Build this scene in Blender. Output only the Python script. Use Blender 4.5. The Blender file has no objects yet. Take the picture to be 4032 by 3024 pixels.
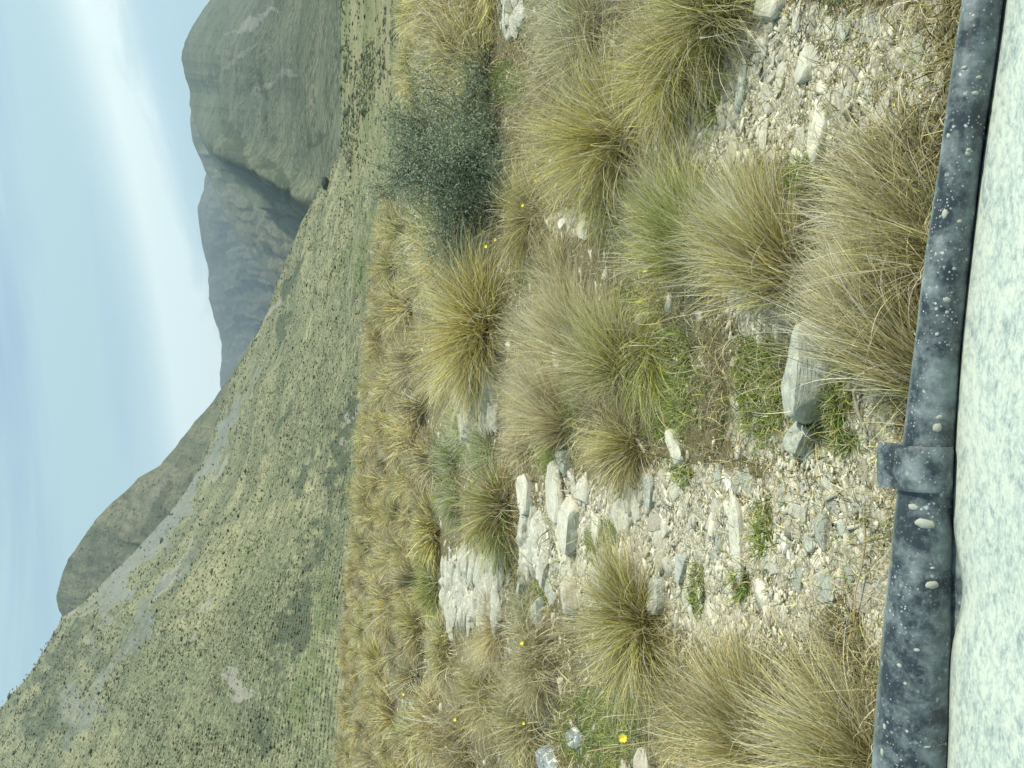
import bpy, math, random
import numpy as np
from mathutils import Matrix, Vector

PI = math.pi
R = math.radians
rng = np.random.default_rng(11)
random.seed(11)
scene = bpy.context.scene
COL = scene.collection

# ---------------------------------------------------------------- camera geometry
EYE = 1.7
PITCH = R(15)
F = 3030.0                      # focal length in photo pixels (4032 wide)
CP, SP = math.cos(PITCH), math.sin(PITCH)


def ray(X, Y):
    """photo pixel -> world direction with unit depth (photo is stored turned on its side: sky at its left)"""
    u = (1512.0 - np.asarray(Y, float)) / F
    v = (np.asarray(X, float) - 2016.0) / F
    return np.stack([u + 0 * v, CP - v * SP + 0 * u, -SP - v * CP + 0 * u], -1)


def azel(X, Y):
    d = ray(X, Y)
    return np.arctan2(d[..., 0], d[..., 1]), d[..., 2] / np.hypot(d[..., 0], d[..., 1])


def project(p):
    q = p - np.array([0, 0, EYE])
    t = q[..., 1] * CP - q[..., 2] * SP
    t = np.where(t > 0.05, t, 0.05)
    u = q[..., 0] / t
    v = (-q[..., 1] * SP - q[..., 2] * CP) / t
    return 2016 + v * F, 1512 - u * F


# ---------------------------------------------------------------- noise
def _hash(ix, iy, seed):
    h = (ix.astype(np.int64) * 374761393 + iy.astype(np.int64) * 668265263 + seed * 1442695041) & 0x7FFFFFFF
    h = ((h ^ (h >> 13)) * 1274126177) & 0x7FFFFFFF
    h = (h ^ (h >> 16)) & 0xFFFFFF
    return h / float(0xFFFFFF)


def vnoise(x, y, seed=0):
    x = np.asarray(x, float); y = np.asarray(y, float)
    ix = np.floor(x); iy = np.floor(y)
    fx = x - ix; fy = y - iy
    fx = fx * fx * fx * (fx * (fx * 6 - 15) + 10); fy = fy * fy * fy * (fy * (fy * 6 - 15) + 10)
    a = _hash(ix, iy, seed); b = _hash(ix + 1, iy, seed)
    c = _hash(ix, iy + 1, seed); d = _hash(ix + 1, iy + 1, seed)
    return (a + (b - a) * fx) * (1 - fy) + (c + (d - c) * fx) * fy - 0.5


def fbm(x, y, seed=0, octv=4, gain=0.5):
    s = 0; a = 1.0
    for k in range(octv):
        s = s + a * vnoise(x * 2 ** k + 17.3 * k, y * 2 ** k + 9.1 * k, seed + k)
        a *= gain
    return s


def sstep(a, b, x):
    t = np.clip((x - a) / (b - a), 0, 1)
    return t * t * (3 - 2 * t)


# ---------------------------------------------------------------- terrain under the near tussocks
_caz = np.array([-60, -34, -27, -14, 0, 12, 20, 27, 40, 60]) * PI / 180
_cd = np.array([52, 52, 46, 30, 21, 15, 12.0, 10.5, 10, 10])
FLOOR = -13.0


def height(x, y):
    x = np.asarray(x, float); y = np.asarray(y, float)
    r = np.hypot(x, y)
    az = np.arctan2(x, y)
    D = np.interp(az, _caz, _cd)
    D = np.where(y < 0, 30.0, D)
    w = np.clip(r - D, 0, None)
    z = (FLOOR + 0.4) * (1 - np.exp(-(w / 60.0) ** 1.5))
    z = z + 0.05 * sstep(1.5, 5, r) * fbm(x * 0.55, y * 0.55, 3, 3)
    z = z + 0.35 * sstep(6, 25, r) * fbm(x * 0.11, y * 0.11, 5, 3)
    z = z + 0.028 * fbm(x * 3.1, y * 3.1, 8, 3)
    return z


def ground_at(X, Y):
    """photo pixel -> point on the ground, and its camera depth"""
    d = ray(X, Y)
    d = np.atleast_2d(d)
    t = np.full(len(d), EYE) / np.clip(-d[:, 2], 1e-4, None)
    t = np.clip(t, 0.5, 220)
    for _ in range(14):
        p = d * t[:, None]
        z = height(p[:, 0], p[:, 1])
        tn = (EYE - z) / np.clip(-d[:, 2], 1e-4, None)
        t = np.clip(0.5 * t + 0.5 * tn, 0.5, 220)
    p = d * t[:, None]
    p[:, 2] = height(p[:, 0], p[:, 1])
    return p, t


def gpt(X, Y):
    p, t = ground_at([X], [Y])
    return p[0], float(t[0])


# ---------------------------------------------------------------- mesh helpers
def np_mesh(name, V, faces, cols=None, smooth=False, attrs=None, uv=None):
    V = np.asarray(V, np.float32)
    me = bpy.data.meshes.new(name)
    me.vertices.add(len(V))
    me.vertices.foreach_set("co", V.ravel())
    fl = faces if isinstance(faces, list) else [faces]
    fl = [np.asarray(f, np.int32) for f in fl if len(f)]
    nl = sum(f.size for f in fl)
    npoly = sum(len(f) for f in fl)
    me.loops.add(nl)
    me.polygons.add(npoly)
    me.loops.foreach_set("vertex_index", np.concatenate([f.ravel() for f in fl]))
    starts = []; tot = []; o = 0
    for f in fl:
        k = f.shape[1]
        starts.append(o + np.arange(len(f)) * k); tot.append(np.full(len(f), k)); o += f.size
    me.polygons.foreach_set("loop_start", np.concatenate(starts).astype(np.int32))
    me.polygons.foreach_set("loop_total", np.concatenate(tot).astype(np.int32))
    if smooth:
        me.polygons.foreach_set("use_smooth", np.ones(npoly, bool))
    if cols is not None:
        a = me.attributes.new("Col", "FLOAT_COLOR", "POINT")
        c = np.ones((len(V), 4), np.float32); c[:, :3] = cols
        a.data.foreach_set("color", c.ravel())
    for k, val in (attrs or {}).items():
        a = me.attributes.new(k, "FLOAT", "POINT")
        a.data.foreach_set("value", np.asarray(val, np.float32).ravel())
    me.update()
    me.validate()
    return me


def link(name, me, mat=None, parent=None):
    o = bpy.data.objects.new(name, me)
    COL.objects.link(o)
    if mat is not None and me is not None:
        if not me.materials:
            me.materials.append(mat)
    if parent is not None:
        o.parent = parent
    return o


def tag(o, label, cat=None, group=None, kind=None):
    if label: o["label"] = label
    if cat: o["category"] = cat
    if group: o["group"] = group
    if kind: o["kind"] = kind
    return o


def empty(name, loc):
    o = bpy.data.objects.new(name, None)
    COL.objects.link(o)
    o.location = loc
    o.empty_display_size = 0.1
    return o


# ---------------------------------------------------------------- materials
class NT:
    def __init__(s, name):
        s.m = bpy.data.materials.new(name); s.m.use_nodes = True
        s.t = s.m.node_tree; s.t.nodes.clear()
        s.out = s.t.nodes.new("ShaderNodeOutputMaterial")

    def n(s, typ, **kw):
        nd = s.t.nodes.new(typ)
        for k, v in kw.items():
            setattr(nd, k, v)
        return nd

    def l(s, a, b): s.t.links.new(a, b)

    def setv(s, sock, v):
        if hasattr(v, "is_linked") or isinstance(v, bpy.types.NodeSocket): s.l(v, sock)
        else: sock.default_value = v

    def coord(s, scale=(1, 1, 1), rot=(0, 0, 0), src="Object"):
        tc = s.n("ShaderNodeTexCoord"); mp = s.n("ShaderNodeMapping")
        s.l(tc.outputs[src], mp.inputs[0])
        mp.inputs["Scale"].default_value = scale; mp.inputs["Rotation"].default_value = rot
        return mp.outputs[0]

    def noise(s, vec, scale, detail=4, rough=0.55, dist=0.0):
        nd = s.n("ShaderNodeTexNoise")
        s.l(vec, nd.inputs["Vector"])
        nd.inputs["Scale"].default_value = scale; nd.inputs["Detail"].default_value = detail
        nd.inputs["Roughness"].default_value = rough; nd.inputs["Distortion"].default_value = dist
        return nd.outputs["Fac"]

    def voro(s, vec, scale, out="Distance", feature="F1", rnd=1.0):
        nd = s.n("ShaderNodeTexVoronoi", feature=feature)
        s.l(vec, nd.inputs["Vector"]); nd.inputs["Scale"].default_value = scale
        nd.inputs["Randomness"].default_value = rnd
        return nd.outputs[out]

    def ramp(s, fac, stops, interp="LINEAR"):
        nd = s.n("ShaderNodeValToRGB"); cr = nd.color_ramp; cr.interpolation = interp
        while len(cr.elements) < len(stops): cr.elements.new(0.5)
        for e, (p, c) in zip(cr.elements, stops):
            e.position = p
            e.color = (c, c, c, 1) if not hasattr(c, "__len__") else (*c, 1)
        s.l(fac, nd.inputs[0])
        return nd.outputs[0]

    def mix(s, fac, a, b, mode="MIX"):
        nd = s.n("ShaderNodeMix", data_type="RGBA", blend_type=mode)
        s.setv(nd.inputs[0], fac)
        for i, v in ((6, a), (7, b)):
            if isinstance(v, tuple): nd.inputs[i].default_value = (*v, 1) if len(v) == 3 else v
            else: s.l(v, nd.inputs[i])
        return nd.outputs[2]

    def math(s, op, a, b=None, clamp=False):
        nd = s.n("ShaderNodeMath", operation=op, use_clamp=clamp)
        s.setv(nd.inputs[0], a)
        if b is not None: s.setv(nd.inputs[1], b)
        return nd.outputs[0]

    def attr(s, name, out="Fac"):
        nd = s.n("ShaderNodeAttribute", attribute_name=name)
        return nd.outputs[out]

    def bump(s, h, strength=0.5, dist=0.02, normal=None):
        nd = s.n("ShaderNodeBump"); s.l(h, nd.inputs["Height"])
        nd.inputs["Strength"].default_value = strength; nd.inputs["Distance"].default_value = dist
        if normal is not None: s.l(normal, nd.inputs["Normal"])
        return nd.outputs[0]

    def principled(s, col, rough=0.9, normal=None, spec=0.3):
        b = s.n("ShaderNodeBsdfPrincipled")
        if isinstance(col, tuple): b.inputs["Base Color"].default_value = (*col, 1)
        else: s.l(col, b.inputs["Base Color"])
        s.setv(b.inputs["Roughness"], rough)
        b.inputs["Specular IOR Level"].default_value = spec
        if normal is not None: s.l(normal, b.inputs["Normal"])
        s.l(b.outputs[0], s.out.inputs[0])
        return b


def mat_blades(name, transl=0.42, rough=0.6, spec=0.2):
    t = NT(name)
    c = t.attr("Col", "Color")
    b = t.principled(c, rough, spec=spec)
    tr = t.n("ShaderNodeBsdfTranslucent"); t.l(c, tr.inputs[0])
    mx = t.n("ShaderNodeMixShader"); mx.inputs[0].default_value = transl
    t.l(b.outputs[0], mx.inputs[1]); t.l(tr.outputs[0], mx.inputs[2]); t.l(mx.outputs[0], t.out.inputs[0])
    return t.m


M_BLADE = mat_blades("grass_blade")
M_LEAF = mat_blades("shrub_leaf", 0.4, 0.9, 0.03)


def mat_rock(name, c0, c1, lichen=(0.62, 0.64, 0.55), lich=0.35, spots=(0.12, 0.13, 0.12)):
    t = NT(name)
    v = t.coord()
    ob = t.n("ShaderNodeObjectInfo")
    vv = t.n("ShaderNodeVectorMath", operation="ADD")
    t.l(v, vv.inputs[0]); t.l(ob.outputs["Location"], vv.inputs[1])
    v = vv.outputs[0]
    n1 = t.noise(v, 9, 6, 0.6); n2 = t.noise(v, 42, 5, 0.7, 0.4)
    base = t.mix(t.ramp(n1, [(0.3, 0.0), (0.7, 1.0)]), c0, c1)
    sm = t.coord((4, 4, 34), (0.5, 0.3, 0))
    band = t.noise(sm, 4, 4, 0.6, 0.5)
    base = t.mix(t.ramp(band, [(0.42, 0.0), (0.62, 0.5)]), base, tuple(x * 0.72 for x in c0))
    lm = t.ramp(t.noise(v, 19, 5, 0.65, 0.8), [(0.52, 0.0), (0.62, lich)])
    base = t.mix(lm, base, lichen)
    sp = t.ramp(t.noise(v, 60, 3, 0.6), [(0.30, 0.75), (0.38, 0.0)])
    base = t.mix(sp, base, spots)
    h = t.math("ADD", t.math("MULTIPLY", n2, 0.6), t.math("MULTIPLY", band, 0.7))
    t.principled(base, 0.88, t.bump(h, 0.7, 0.012), 0.25)
    return t.m


M_ROCK = {
    "bed": mat_rock("weathered_bedrock", (0.33, 0.325, 0.265), (0.55, 0.535, 0.44), lich=0.5),
    "pale": mat_rock("pale_schist", (0.44, 0.43, 0.345), (0.64, 0.625, 0.51)),
    "grey": mat_rock("grey_green_schist", (0.29, 0.315, 0.26), (0.45, 0.465, 0.39)),
    "blue": mat_rock("blue_grey_schist", (0.29, 0.31, 0.272), (0.44, 0.455, 0.39)),
    "tan": mat_rock("tan_schist", (0.345, 0.32, 0.245), (0.47, 0.44, 0.345)),
    "white": mat_rock("white_quartz", (0.58, 0.58, 0.52), (0.74, 0.74, 0.68), lich=0.15),
    "mott": mat_rock("mottled_lichen_rock", (0.16, 0.18, 0.17), (0.3, 0.33, 0.32), (0.74, 0.78, 0.74), 0.9),
}


def mat_ground():
    t = NT("soil_and_grit")
    v = t.coord()
    big = t.noise(v, 1.3, 5, 0.6); mid = t.noise(v, 9, 6, 0.65); fine = t.noise(v, 70, 5, 0.7)
    vs = t.coord((1, 2.4, 1))
    grit = t.voro(vs, 55, "Color"); gd = t.voro(vs, 55)
    gritv = t.n("ShaderNodeSeparateColor"); t.l(grit, gritv.inputs[0])
    soil = t.mix(t.ramp(mid, [(0.3, 0.0), (0.7, 1.0)]), (0.28, 0.257, 0.18), (0.47, 0.44, 0.32))
    stone = t.ramp(gritv.outputs[0], [(0.0, (0.27, 0.255, 0.19)), (0.5, (0.48, 0.455, 0.345)), (1.0, (0.68, 0.655, 0.53))])
    edge = t.ramp(gd, [(0.0, 1.0), (0.55, 0.9), (0.8, 0.0)])
    grav = t.mix(edge, soil, stone)
    bare = t.ramp(t.math("ADD", t.math("MULTIPLY", t.attr("veg"), -1.0), t.math("ADD", t.math("MULTIPLY", big, 0.7), 0.6)), [(0.35, 0.0), (0.65, 1.0)])
    thatch = t.mix(fine, (0.10, 0.092, 0.05), (0.24, 0.215, 0.125))
    col = t.mix(bare, thatch, grav)
    moss = t.ramp(t.math("ADD", t.attr("moss"), t.math("MULTIPLY", t.math("SUBTRACT", mid, 0.5), 0.9)), [(0.35, 0.0), (0.7, 0.85)])
    col = t.mix(moss, col, t.mix(fine, (0.05, 0.08, 0.022), (0.15, 0.19, 0.07)))
    # the valley floor beyond the brow: grazed green and straw grassland
    vf = t.coord((0.02, 0.05, 1))
    far = t.mix(t.ramp(t.noise(vf, 1.0, 6, 0.65, 0.6), [(0.38, 0.0), (0.62, 1.0)]), (0.13, 0.15, 0.065), (0.235, 0.22, 0.125))
    far = t.mix(t.ramp(t.noise(t.coord(), 0.35, 4, 0.7), [(0.34, 0.75), (0.46, 0.0)]), far, (0.05, 0.065, 0.035))
    col = t.mix(t.attr("far"), col, far)
    h = t.math("ADD", t.math("MULTIPLY", gd, -0.5), t.math("ADD", mid, fine))
    t.principled(col, 0.95, t.bump(h, 0.8, 0.02), 0.15)
    return t.m


def mat_hill(name, straw, green, scrub, scree, dot=0.3, s=1.0, skew=0.0, bare=(0.27, 0.258, 0.22)):
    """open tussock hillside: straw and green mottling in downslope streaks, scrub and scree patches, shrub dots"""
    t = NT(name)
    v = t.coord()
    along = t.attr("along"); down = t.attr("down")
    cb = t.n("ShaderNodeCombineXYZ"); t.l(t.math("ADD", along, t.math("MULTIPLY", down, skew)), cb.inputs[0]); t.l(along, cb.inputs[1])
    st = t.n("ShaderNodeMapping"); t.l(cb.outputs[0], st.inputs[0]); st.inputs["Scale"].default_value = (1, 0.14, 1)
    streak = t.noise(st.outputs[0], 0.05 * s, 6, 0.62, 0.6)
    streak2 = t.noise(st.outputs[0], 0.22 * s, 5, 0.65, 0.4)
    patch = t.noise(v, 0.012 * s, 5, 0.6, 0.5)
    tuft = t.noise(v, 0.22 * s, 5, 0.8)
    fine = t.noise(v, 0.7 * s, 3, 0.7); mid = t.noise(v, 0.06 * s, 6, 0.72, 0.6)
    a = t.math("ADD", t.math("MULTIPLY", streak, 0.5), t.math("MULTIPLY", streak2, 0.5))
    col = t.mix(t.ramp(a, [(0.38, 0.0), (0.6, 1.0)]), green, straw)
    col = t.mix(t.ramp(patch, [(0.42, 0.0), (0.6, 0.9)]), col, tuple(0.55 * x + 0.45 * y for x, y in zip(green, scrub)))
    col = t.mix(t.ramp(tuft, [(0.38, 0.85), (0.53, 0.0)]), col, tuple(0.42 * x for x in green))
    col = t.mix(t.ramp(mid, [(0.5, 0.0), (0.62, 0.7)]), col, tuple(0.55 * x for x in green))
    col = t.mix(t.ramp(fine, [(0.5, 0.0), (0.68, 0.6)]), col, tuple(min(1, 1.45 * x) for x in straw))
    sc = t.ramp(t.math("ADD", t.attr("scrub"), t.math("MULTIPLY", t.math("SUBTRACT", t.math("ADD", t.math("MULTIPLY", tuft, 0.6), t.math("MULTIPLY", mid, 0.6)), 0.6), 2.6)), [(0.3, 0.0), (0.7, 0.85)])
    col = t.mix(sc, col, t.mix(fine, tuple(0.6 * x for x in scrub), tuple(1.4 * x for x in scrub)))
    sr = t.ramp(t.math("ADD", t.attr("scree"), t.math("MULTIPLY", t.math("SUBTRACT", streak2, 0.5), 1.0)), [(0.22, 0.0), (0.85, 0.62)])
    col = t.mix(sr, col, t.mix(fine, tuple(0.8 * x for x in scree), tuple(1.15 * x for x in scree)))
    br = t.ramp(t.math("ADD", t.attr("bare"), t.math("MULTIPLY", t.math("SUBTRACT", tuft, 0.5), 1.2)), [(0.4, 0.0), (0.7, 0.75)])
    col = t.mix(br, col, t.mix(tuft, tuple(0.6 * x for x in bare), tuple(1.25 * x for x in bare)))
    lush = t.ramp(t.math("ADD", t.attr("lush"), t.math("MULTIPLY", t.math("SUBTRACT", streak2, 0.5), 0.9)), [(0.3, 0.0), (0.8, 0.5)])
    col = t.mix(lush, col, (0.115, 0.155, 0.06))
    dots = t.math("MULTIPLY", t.ramp(t.voro(v, 0.16 * s), [(0.16, 1.0), (0.28, 0.0)]), t.ramp(t.noise(v, 0.03 * s, 3), [(0.4, 0.0), (0.6, dot * 2.5)]))
    col = t.mix(dots, col, tuple(0.4 * x for x in scrub))
    h = t.math("ADD", t.math("MULTIPLY", tuft, 1.0), t.math("ADD", t.math("MULTIPLY", streak2, 1.6), t.math("MULTIPLY", fine, 0.3)))
    t.principled(col, 0.95, t.bump(h, 0.6, 1.6 / s), 0.1)
    return t.m


# ---------------------------------------------------------------- the ground sheet
# patches of low green growth and of bare grit, given where the photo shows them and laid out on the ground
GREEN = [(2215, 1560, 60, 130), (2170, 1765, 90, 100), (2640, 1560, 90, 210), (2660, 1380, 80, 130), (3010, 1530, 120, 210), (2370, 2860, 200, 170),
         (2555, 2530, 60, 90), (2800, 420, 60, 70), (3180, 700, 90, 90), (2470, 1240, 60, 130), (2370, 2120, 70, 80), (3010, 2080, 40, 120),
         (2750, 2330, 30, 120), (2920, 2300, 40, 80), (1570, 1500, 50, 90), (1760, 1800, 60, 70), (2060, 2230, 30, 60), (2690, 1870, 50, 50),
         (2080, 1080, 60, 70), (1990, 330, 90, 100), (3330, 1730, 60, 50), (3680, 780, 40, 60), (2130, 2330, 30, 70), (3300, 1540, 60, 160)]
BARE = [(2700, 2080, 470, 260), (3250, 2050, 300, 330), (2250, 2120, 180, 250), (3150, 330, 400, 330), (2840, 420, 240, 260), (3020, 1180, 170, 180),
        (1870, 1580, 100, 130), (1860, 2300, 140, 160), (3430, 1830, 150, 350), (2950, 2350, 350, 220), (3480, 250, 240, 250), (3400, 1700, 120, 200),
        (2240, 880, 90, 60), (2320, 2330, 120, 100), (3000, 1700, 120, 130), (3500, 2350, 120, 250), (2260, 1400, 50, 70)]


def blobmask(X, Y, blobs):
    m = np.zeros(np.shape(X))
    for bx, by, rx, ry in blobs:
        q = ((X - bx) / rx) ** 2 + ((Y - by) / ry) ** 2
        m = np.maximum(m, 1 - sstep(0.45, 1.4, q))
    return m


def build_ground():
    azs = np.concatenate([np.linspace(-180, -62, 24, endpoint=False), np.linspace(-62, 62, 560, endpoint=False), np.linspace(62, 180, 24, endpoint=False)]) * PI / 180
    rs = np.concatenate([[0.05, 0.4, 0.8], np.geomspace(1.0, 60, 420), np.geomspace(62, 5600, 60)])
    A, Rr = np.meshgrid(azs, rs)
    x = Rr * np.sin(A); y = Rr * np.cos(A)
    z = height(x, y)
    near = 1 - sstep(8, 20, Rr)
    X, Y = project(np.stack([x, y, z], -1))
    veg = 1 - 0.95 * blobmask(X, Y, BARE)
    veg = np.where((y < 0.8), 0.5, veg)
    moss = blobmask(X, Y, GREEN) * (y > 0.8)
    z = z + near * (0.02 * fbm(x * 14, y * 22, 21, 3) + 0.012 * (1 - veg) * fbm(x * 38, y * 60, 31, 2))
    far = sstep(40, 75, Rr)
    n, m = len(rs), len(azs)
    idx = np.arange(n * m).reshape(n, m)
    nx = np.roll(idx, -1, 1)
    q = np.stack([idx[:-1], idx[1:], nx[1:], nx[:-1]], -1).reshape(-1, 4)
    V = np.stack([x, y, z], -1).reshape(-1, 3)
    me = np_mesh("ground", V, q, smooth=True, attrs={"veg": veg, "moss": moss, "far": far})
    o = link("ground", me, mat_ground())
    tag(o, "stony ground of soil and grit", None, None, "structure")


build_ground()

# ---------------------------------------------------------------- hills and mountains
def hill(name, ridge, r_ridge, foot, r_foot, mat, az_n=420, s_n=220, power=1.5, gully=0.0, gfreq=30, rough=0.0, masks=None, back=1.5, seed=0, label=None, spurs=()):
    rp = np.array(ridge, float)
    az, te = azel(rp[:, 0], rp[:, 1])
    o_ = np.argsort(az); az, te = az[o_], te[o_]
    rr = np.array(r_ridge, float); raz, _ = azel(rr[:, 0], rr[:, 1]); k = np.argsort(raz)
    aa = np.linspace(az[0], az[-1], az_n)
    tt = np.interp(aa, az, te)
    # a little raggedness along the skyline
    r1 = np.interp(aa, raz[k], rr[k, 2])
    ss = np.concatenate([np.linspace(0, 1, s_n), np.linspace(1, back, 14)[1:]])
    S, A = np.meshgrid(ss, aa, indexing="ij")
    r0 = r_foot
    R1 = r1[None, :] + 0 * S
    rad = r0 + (R1 - r0) * S
    z1 = EYE + tt[None, :] * R1
    z1 = z1 + R1 * 0.0012 * fbm(aa * 90, aa * 0 + 1.0, seed + 5, 4)[None, :]
    sc = np.clip(S, 0, 1)
    prof = (0.35 * sc + 0.65 * sc ** power)
    z = foot + (z1 - foot) * prof
    bk = np.clip(S - 1, 0, None)
    z = z - (z1 - foot + 30) * (1 - np.cos(np.clip(bk / (back - 1), 0, 1) * PI / 2 * 1.1)) * 1.0
    x = rad * np.sin(A); y = rad * np.cos(A)
    env = np.sin(np.clip(sc, 0, 1) * PI) ** 0.7
    if gully:
        w = 0.6 * fbm(A * 9 + 3, S * 2.0, seed + 2, 3)
        g = 1 - np.abs(2 * (fbm(A * gfreq + w * 2.5, S * 1.6 + w, seed + 9, 4, 0.5)))
        z = z + gully * env * (g - 0.75) * np.abs(z1 - foot)
    for (pX, pY, qX, qY, wid, amp) in spurs:       # explicit spurs and gullies, as lines down the face
        X_, Y_ = project(np.stack([x, y, z], -1))
        dx, dy = qX - pX, qY - pY; L2 = dx * dx + dy * dy
        tt_ = np.clip(((X_ - pX) * dx + (Y_ - pY) * dy) / L2, 0, 1)
        dist = np.hypot(X_ - pX - tt_ * dx, Y_ - pY - tt_ * dy)
        z = z + amp * np.exp(-(dist / wid) ** 2) * env
    if rough:
        z = z + rough * (0.25 + env) * fbm(x / 60, y / 60, seed + 13, 4 if name == "hillside" else 2, 0.5)
    V = np.stack([x, y, z], -1)
    X, Y = project(V)
    wx = 1.0 * fbm(X / 70, Y / 70, seed + 31, 5, 0.6); wy = 1.0 * fbm(X / 70 + 50, Y / 70 + 20, seed + 37, 5, 0.6)
    mk = {}
    for nm in ("scrub", "scree", "bare", "lush"):
        mk[nm] = np.zeros(X.shape)
    for nm, blobs in (masks or {}).items():
        m_ = np.zeros(X.shape)
        for b in blobs:
            if len(b) == 4:
                bx, by, rx, ry = b; ca, sa = 1.0, 0.0; w = 1.0
            else:
                bx, by, rx, ry, ang = b[:5]; ca, sa = math.cos(R(ang)), math.sin(R(ang)); w = b[5] if len(b) > 5 else 1.0
            sw = min(rx, ry) * 1.5 + 10; dx, dy = X - bx + wx * sw, Y - by + wy * sw * 1.6
            q = ((dx * ca + dy * sa) / rx) ** 2 + ((-dx * sa + dy * ca) / ry) ** 2
            m_ = np.maximum(m_, w * 0.95 * (1 - sstep(0.1, 1.7, q)))
        mk[nm] = m_
    n, m = S.shape
    idx = np.arange(n * m).reshape(n, m)
    q = np.stack([idx[:-1, :-1], idx[:-1, 1:], idx[1:, 1:], idx[1:, :-1]], -1).reshape(-1, 4)
    global SCREE_OF
    if name == "hillside": SCREE_OF = np.clip(np.maximum(mk["scree"], mk["bare"]) * 1.3, 0, 1)
    attrs = dict(mk)
    attrs["along"] = A * rad
    attrs["down"] = rad
    me = np_mesh(name, V.reshape(-1, 3), q, smooth=True, attrs=attrs)
    o = link(name, me, mat)
    tag(o, label, None, None, "structure")
    return V, X, Y, ss


M_HC1 = mat_hill("tussock_hillside", (0.285, 0.275, 0.165), (0.15, 0.172, 0.10), (0.065, 0.085, 0.055), (0.185, 0.205, 0.20), 0.32, 1.0, 0.25)
M_HC2 = mat_hill("scrub_hill", (0.19, 0.18, 0.115), (0.095, 0.115, 0.07), (0.055, 0.065, 0.038), (0.2, 0.19, 0.17), 0.5, 0.6)
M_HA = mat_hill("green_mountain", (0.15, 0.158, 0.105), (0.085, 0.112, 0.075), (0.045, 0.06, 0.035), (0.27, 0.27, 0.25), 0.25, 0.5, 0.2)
M_HB = mat_hill("bronze_spur", (0.145, 0.145, 0.098), (0.092, 0.108, 0.07), (0.045, 0.055, 0.035), (0.22, 0.21, 0.19), 0.2, 0.25)
M_HB2 = mat_hill("dark_far_mountain", (0.10, 0.098, 0.07), (0.065, 0.074, 0.05), (0.03, 0.036, 0.026), (0.14, 0.14, 0.13), 0.5, 0.16)

C1 = hill("hillside",
          [(-420, 3420), (-180, 3080), (0, 2793), (43, 2735), (108, 2663), (181, 2547), (246, 2432), (330, 2370), (434, 2265), (540, 2160), (650, 2040), (740, 1925), (812, 1790), (860, 1650), (882, 1555),
           (905, 1500), (940, 1448), (990, 1361), (1034, 1275), (1066, 1200), (1088, 1123), (1121, 1034), (1172, 918), (1222, 803), (1273, 723), (1306, 651), (1345, 579), (1392, 490), (1455, 390), (1530, 270), (1600, 120), (1680, -100)],
          [(-420, 3420, 950), (246, 2432, 1000), (740, 1925, 1000), (880, 1560, 950), (1088, 1123, 700), (1273, 723, 430), (1455, 390, 260), (1680, -100, 200)],
          FLOOR - 1.5, 110, M_HC1, 620, 360, 1.35, gully=0.0, gfreq=22, rough=3.5, seed=40,
          masks={
              "scree": [(500, 2260, 46, 240, 40), (600, 2110, 34, 170, 42), (870, 1720, 15, 200, 28), (800, 1880, 16, 150, 33), (640, 2320, 24, 230, 40, .8), (520, 2550, 50, 170, 40, .7), (330, 2760, 70, 160, 40, .7), (560, 2150, 30, 420, 40, .9), (930, 1640, 8, 260, 27, .8)],
              "scrub": [(300, 2700, 110, 420, 38, .5), (560, 2480, 60, 420, 38, .42), (800, 2130, 30, 300, 36, .4), (1165, 2430, 60, 170, 12), (1330, 1780, 50, 190, 12), (1375, 1640, 30, 110, 20), (1240, 2160, 60, 130, 20, .8), (1050, 2880, 120, 60, 40, .6), (1150, 1100, 14, 110, 30), (1130, 1290, 16, 80, 30), (1410, 420, 40, 120, 40, .9), (1180, 1860, 30, 110, 25, .7), (1120, 1650, 20, 90, 25, .7), (230, 2600, 40, 220, 36, .7), (150, 2830, 60, 160, 36, .8)],
              "bare": [(935, 2690, 34, 85, 14), (1068, 1232, 16, 62, 24), (1405, 1610, 10, 30, 35), (1343, 1757, 16, 22, 0), (1370, 1640, 10, 22, 0), (705, 2200, 9, 150, 33), (650, 2330, 8, 120, 33), (860, 1850, 10, 70, 33), (760, 2510, 14, 40, 20, .8), (800, 2390, 10, 60, 33, .8), (280, 2405, 12, 50, 40)],
              "lush": [(1250, 2480, 30, 300, 14), (1200, 2720, 40, 170, 22), (1440, 1010, 30, 170, 14), (1360, 1000, 26, 160, 28, .8), (1480, 900, 20, 150, 20), (960, 2200, 30, 120, 30, .6)],
          },
          label="broad tussock covered hillside falling across the valley")
hill("knoll_hill",
     [(1000, 1330), (930, 1440), (871, 1535), (832, 1593), (767, 1658), (687, 1760), (629, 1832), (543, 1882), (506, 1926), (434, 1984), (376, 2049), (318, 2128), (271, 2200), (244, 2264), (226, 2316), (221, 2350), (230, 2395), (246, 2432), (300, 2500), (420, 2600)],
     [(1000, 1330, 1300), (420, 2600, 1500)], -10, 900, M_HC2, 300, 140, 1.2, gully=0.05, gfreq=20, rough=9.0, seed=60,
     masks={"scrub": [(420, 2200, 160, 220, 40, .6), (620, 2000, 60, 260, 38, .6)], "lush": [(290, 2330, 40, 60, 30, .8)], "scree": [(620, 1930, 20, 130, 35, .6)]},
     label="dark scrubby knoll behind the tussock hillside")
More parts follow.
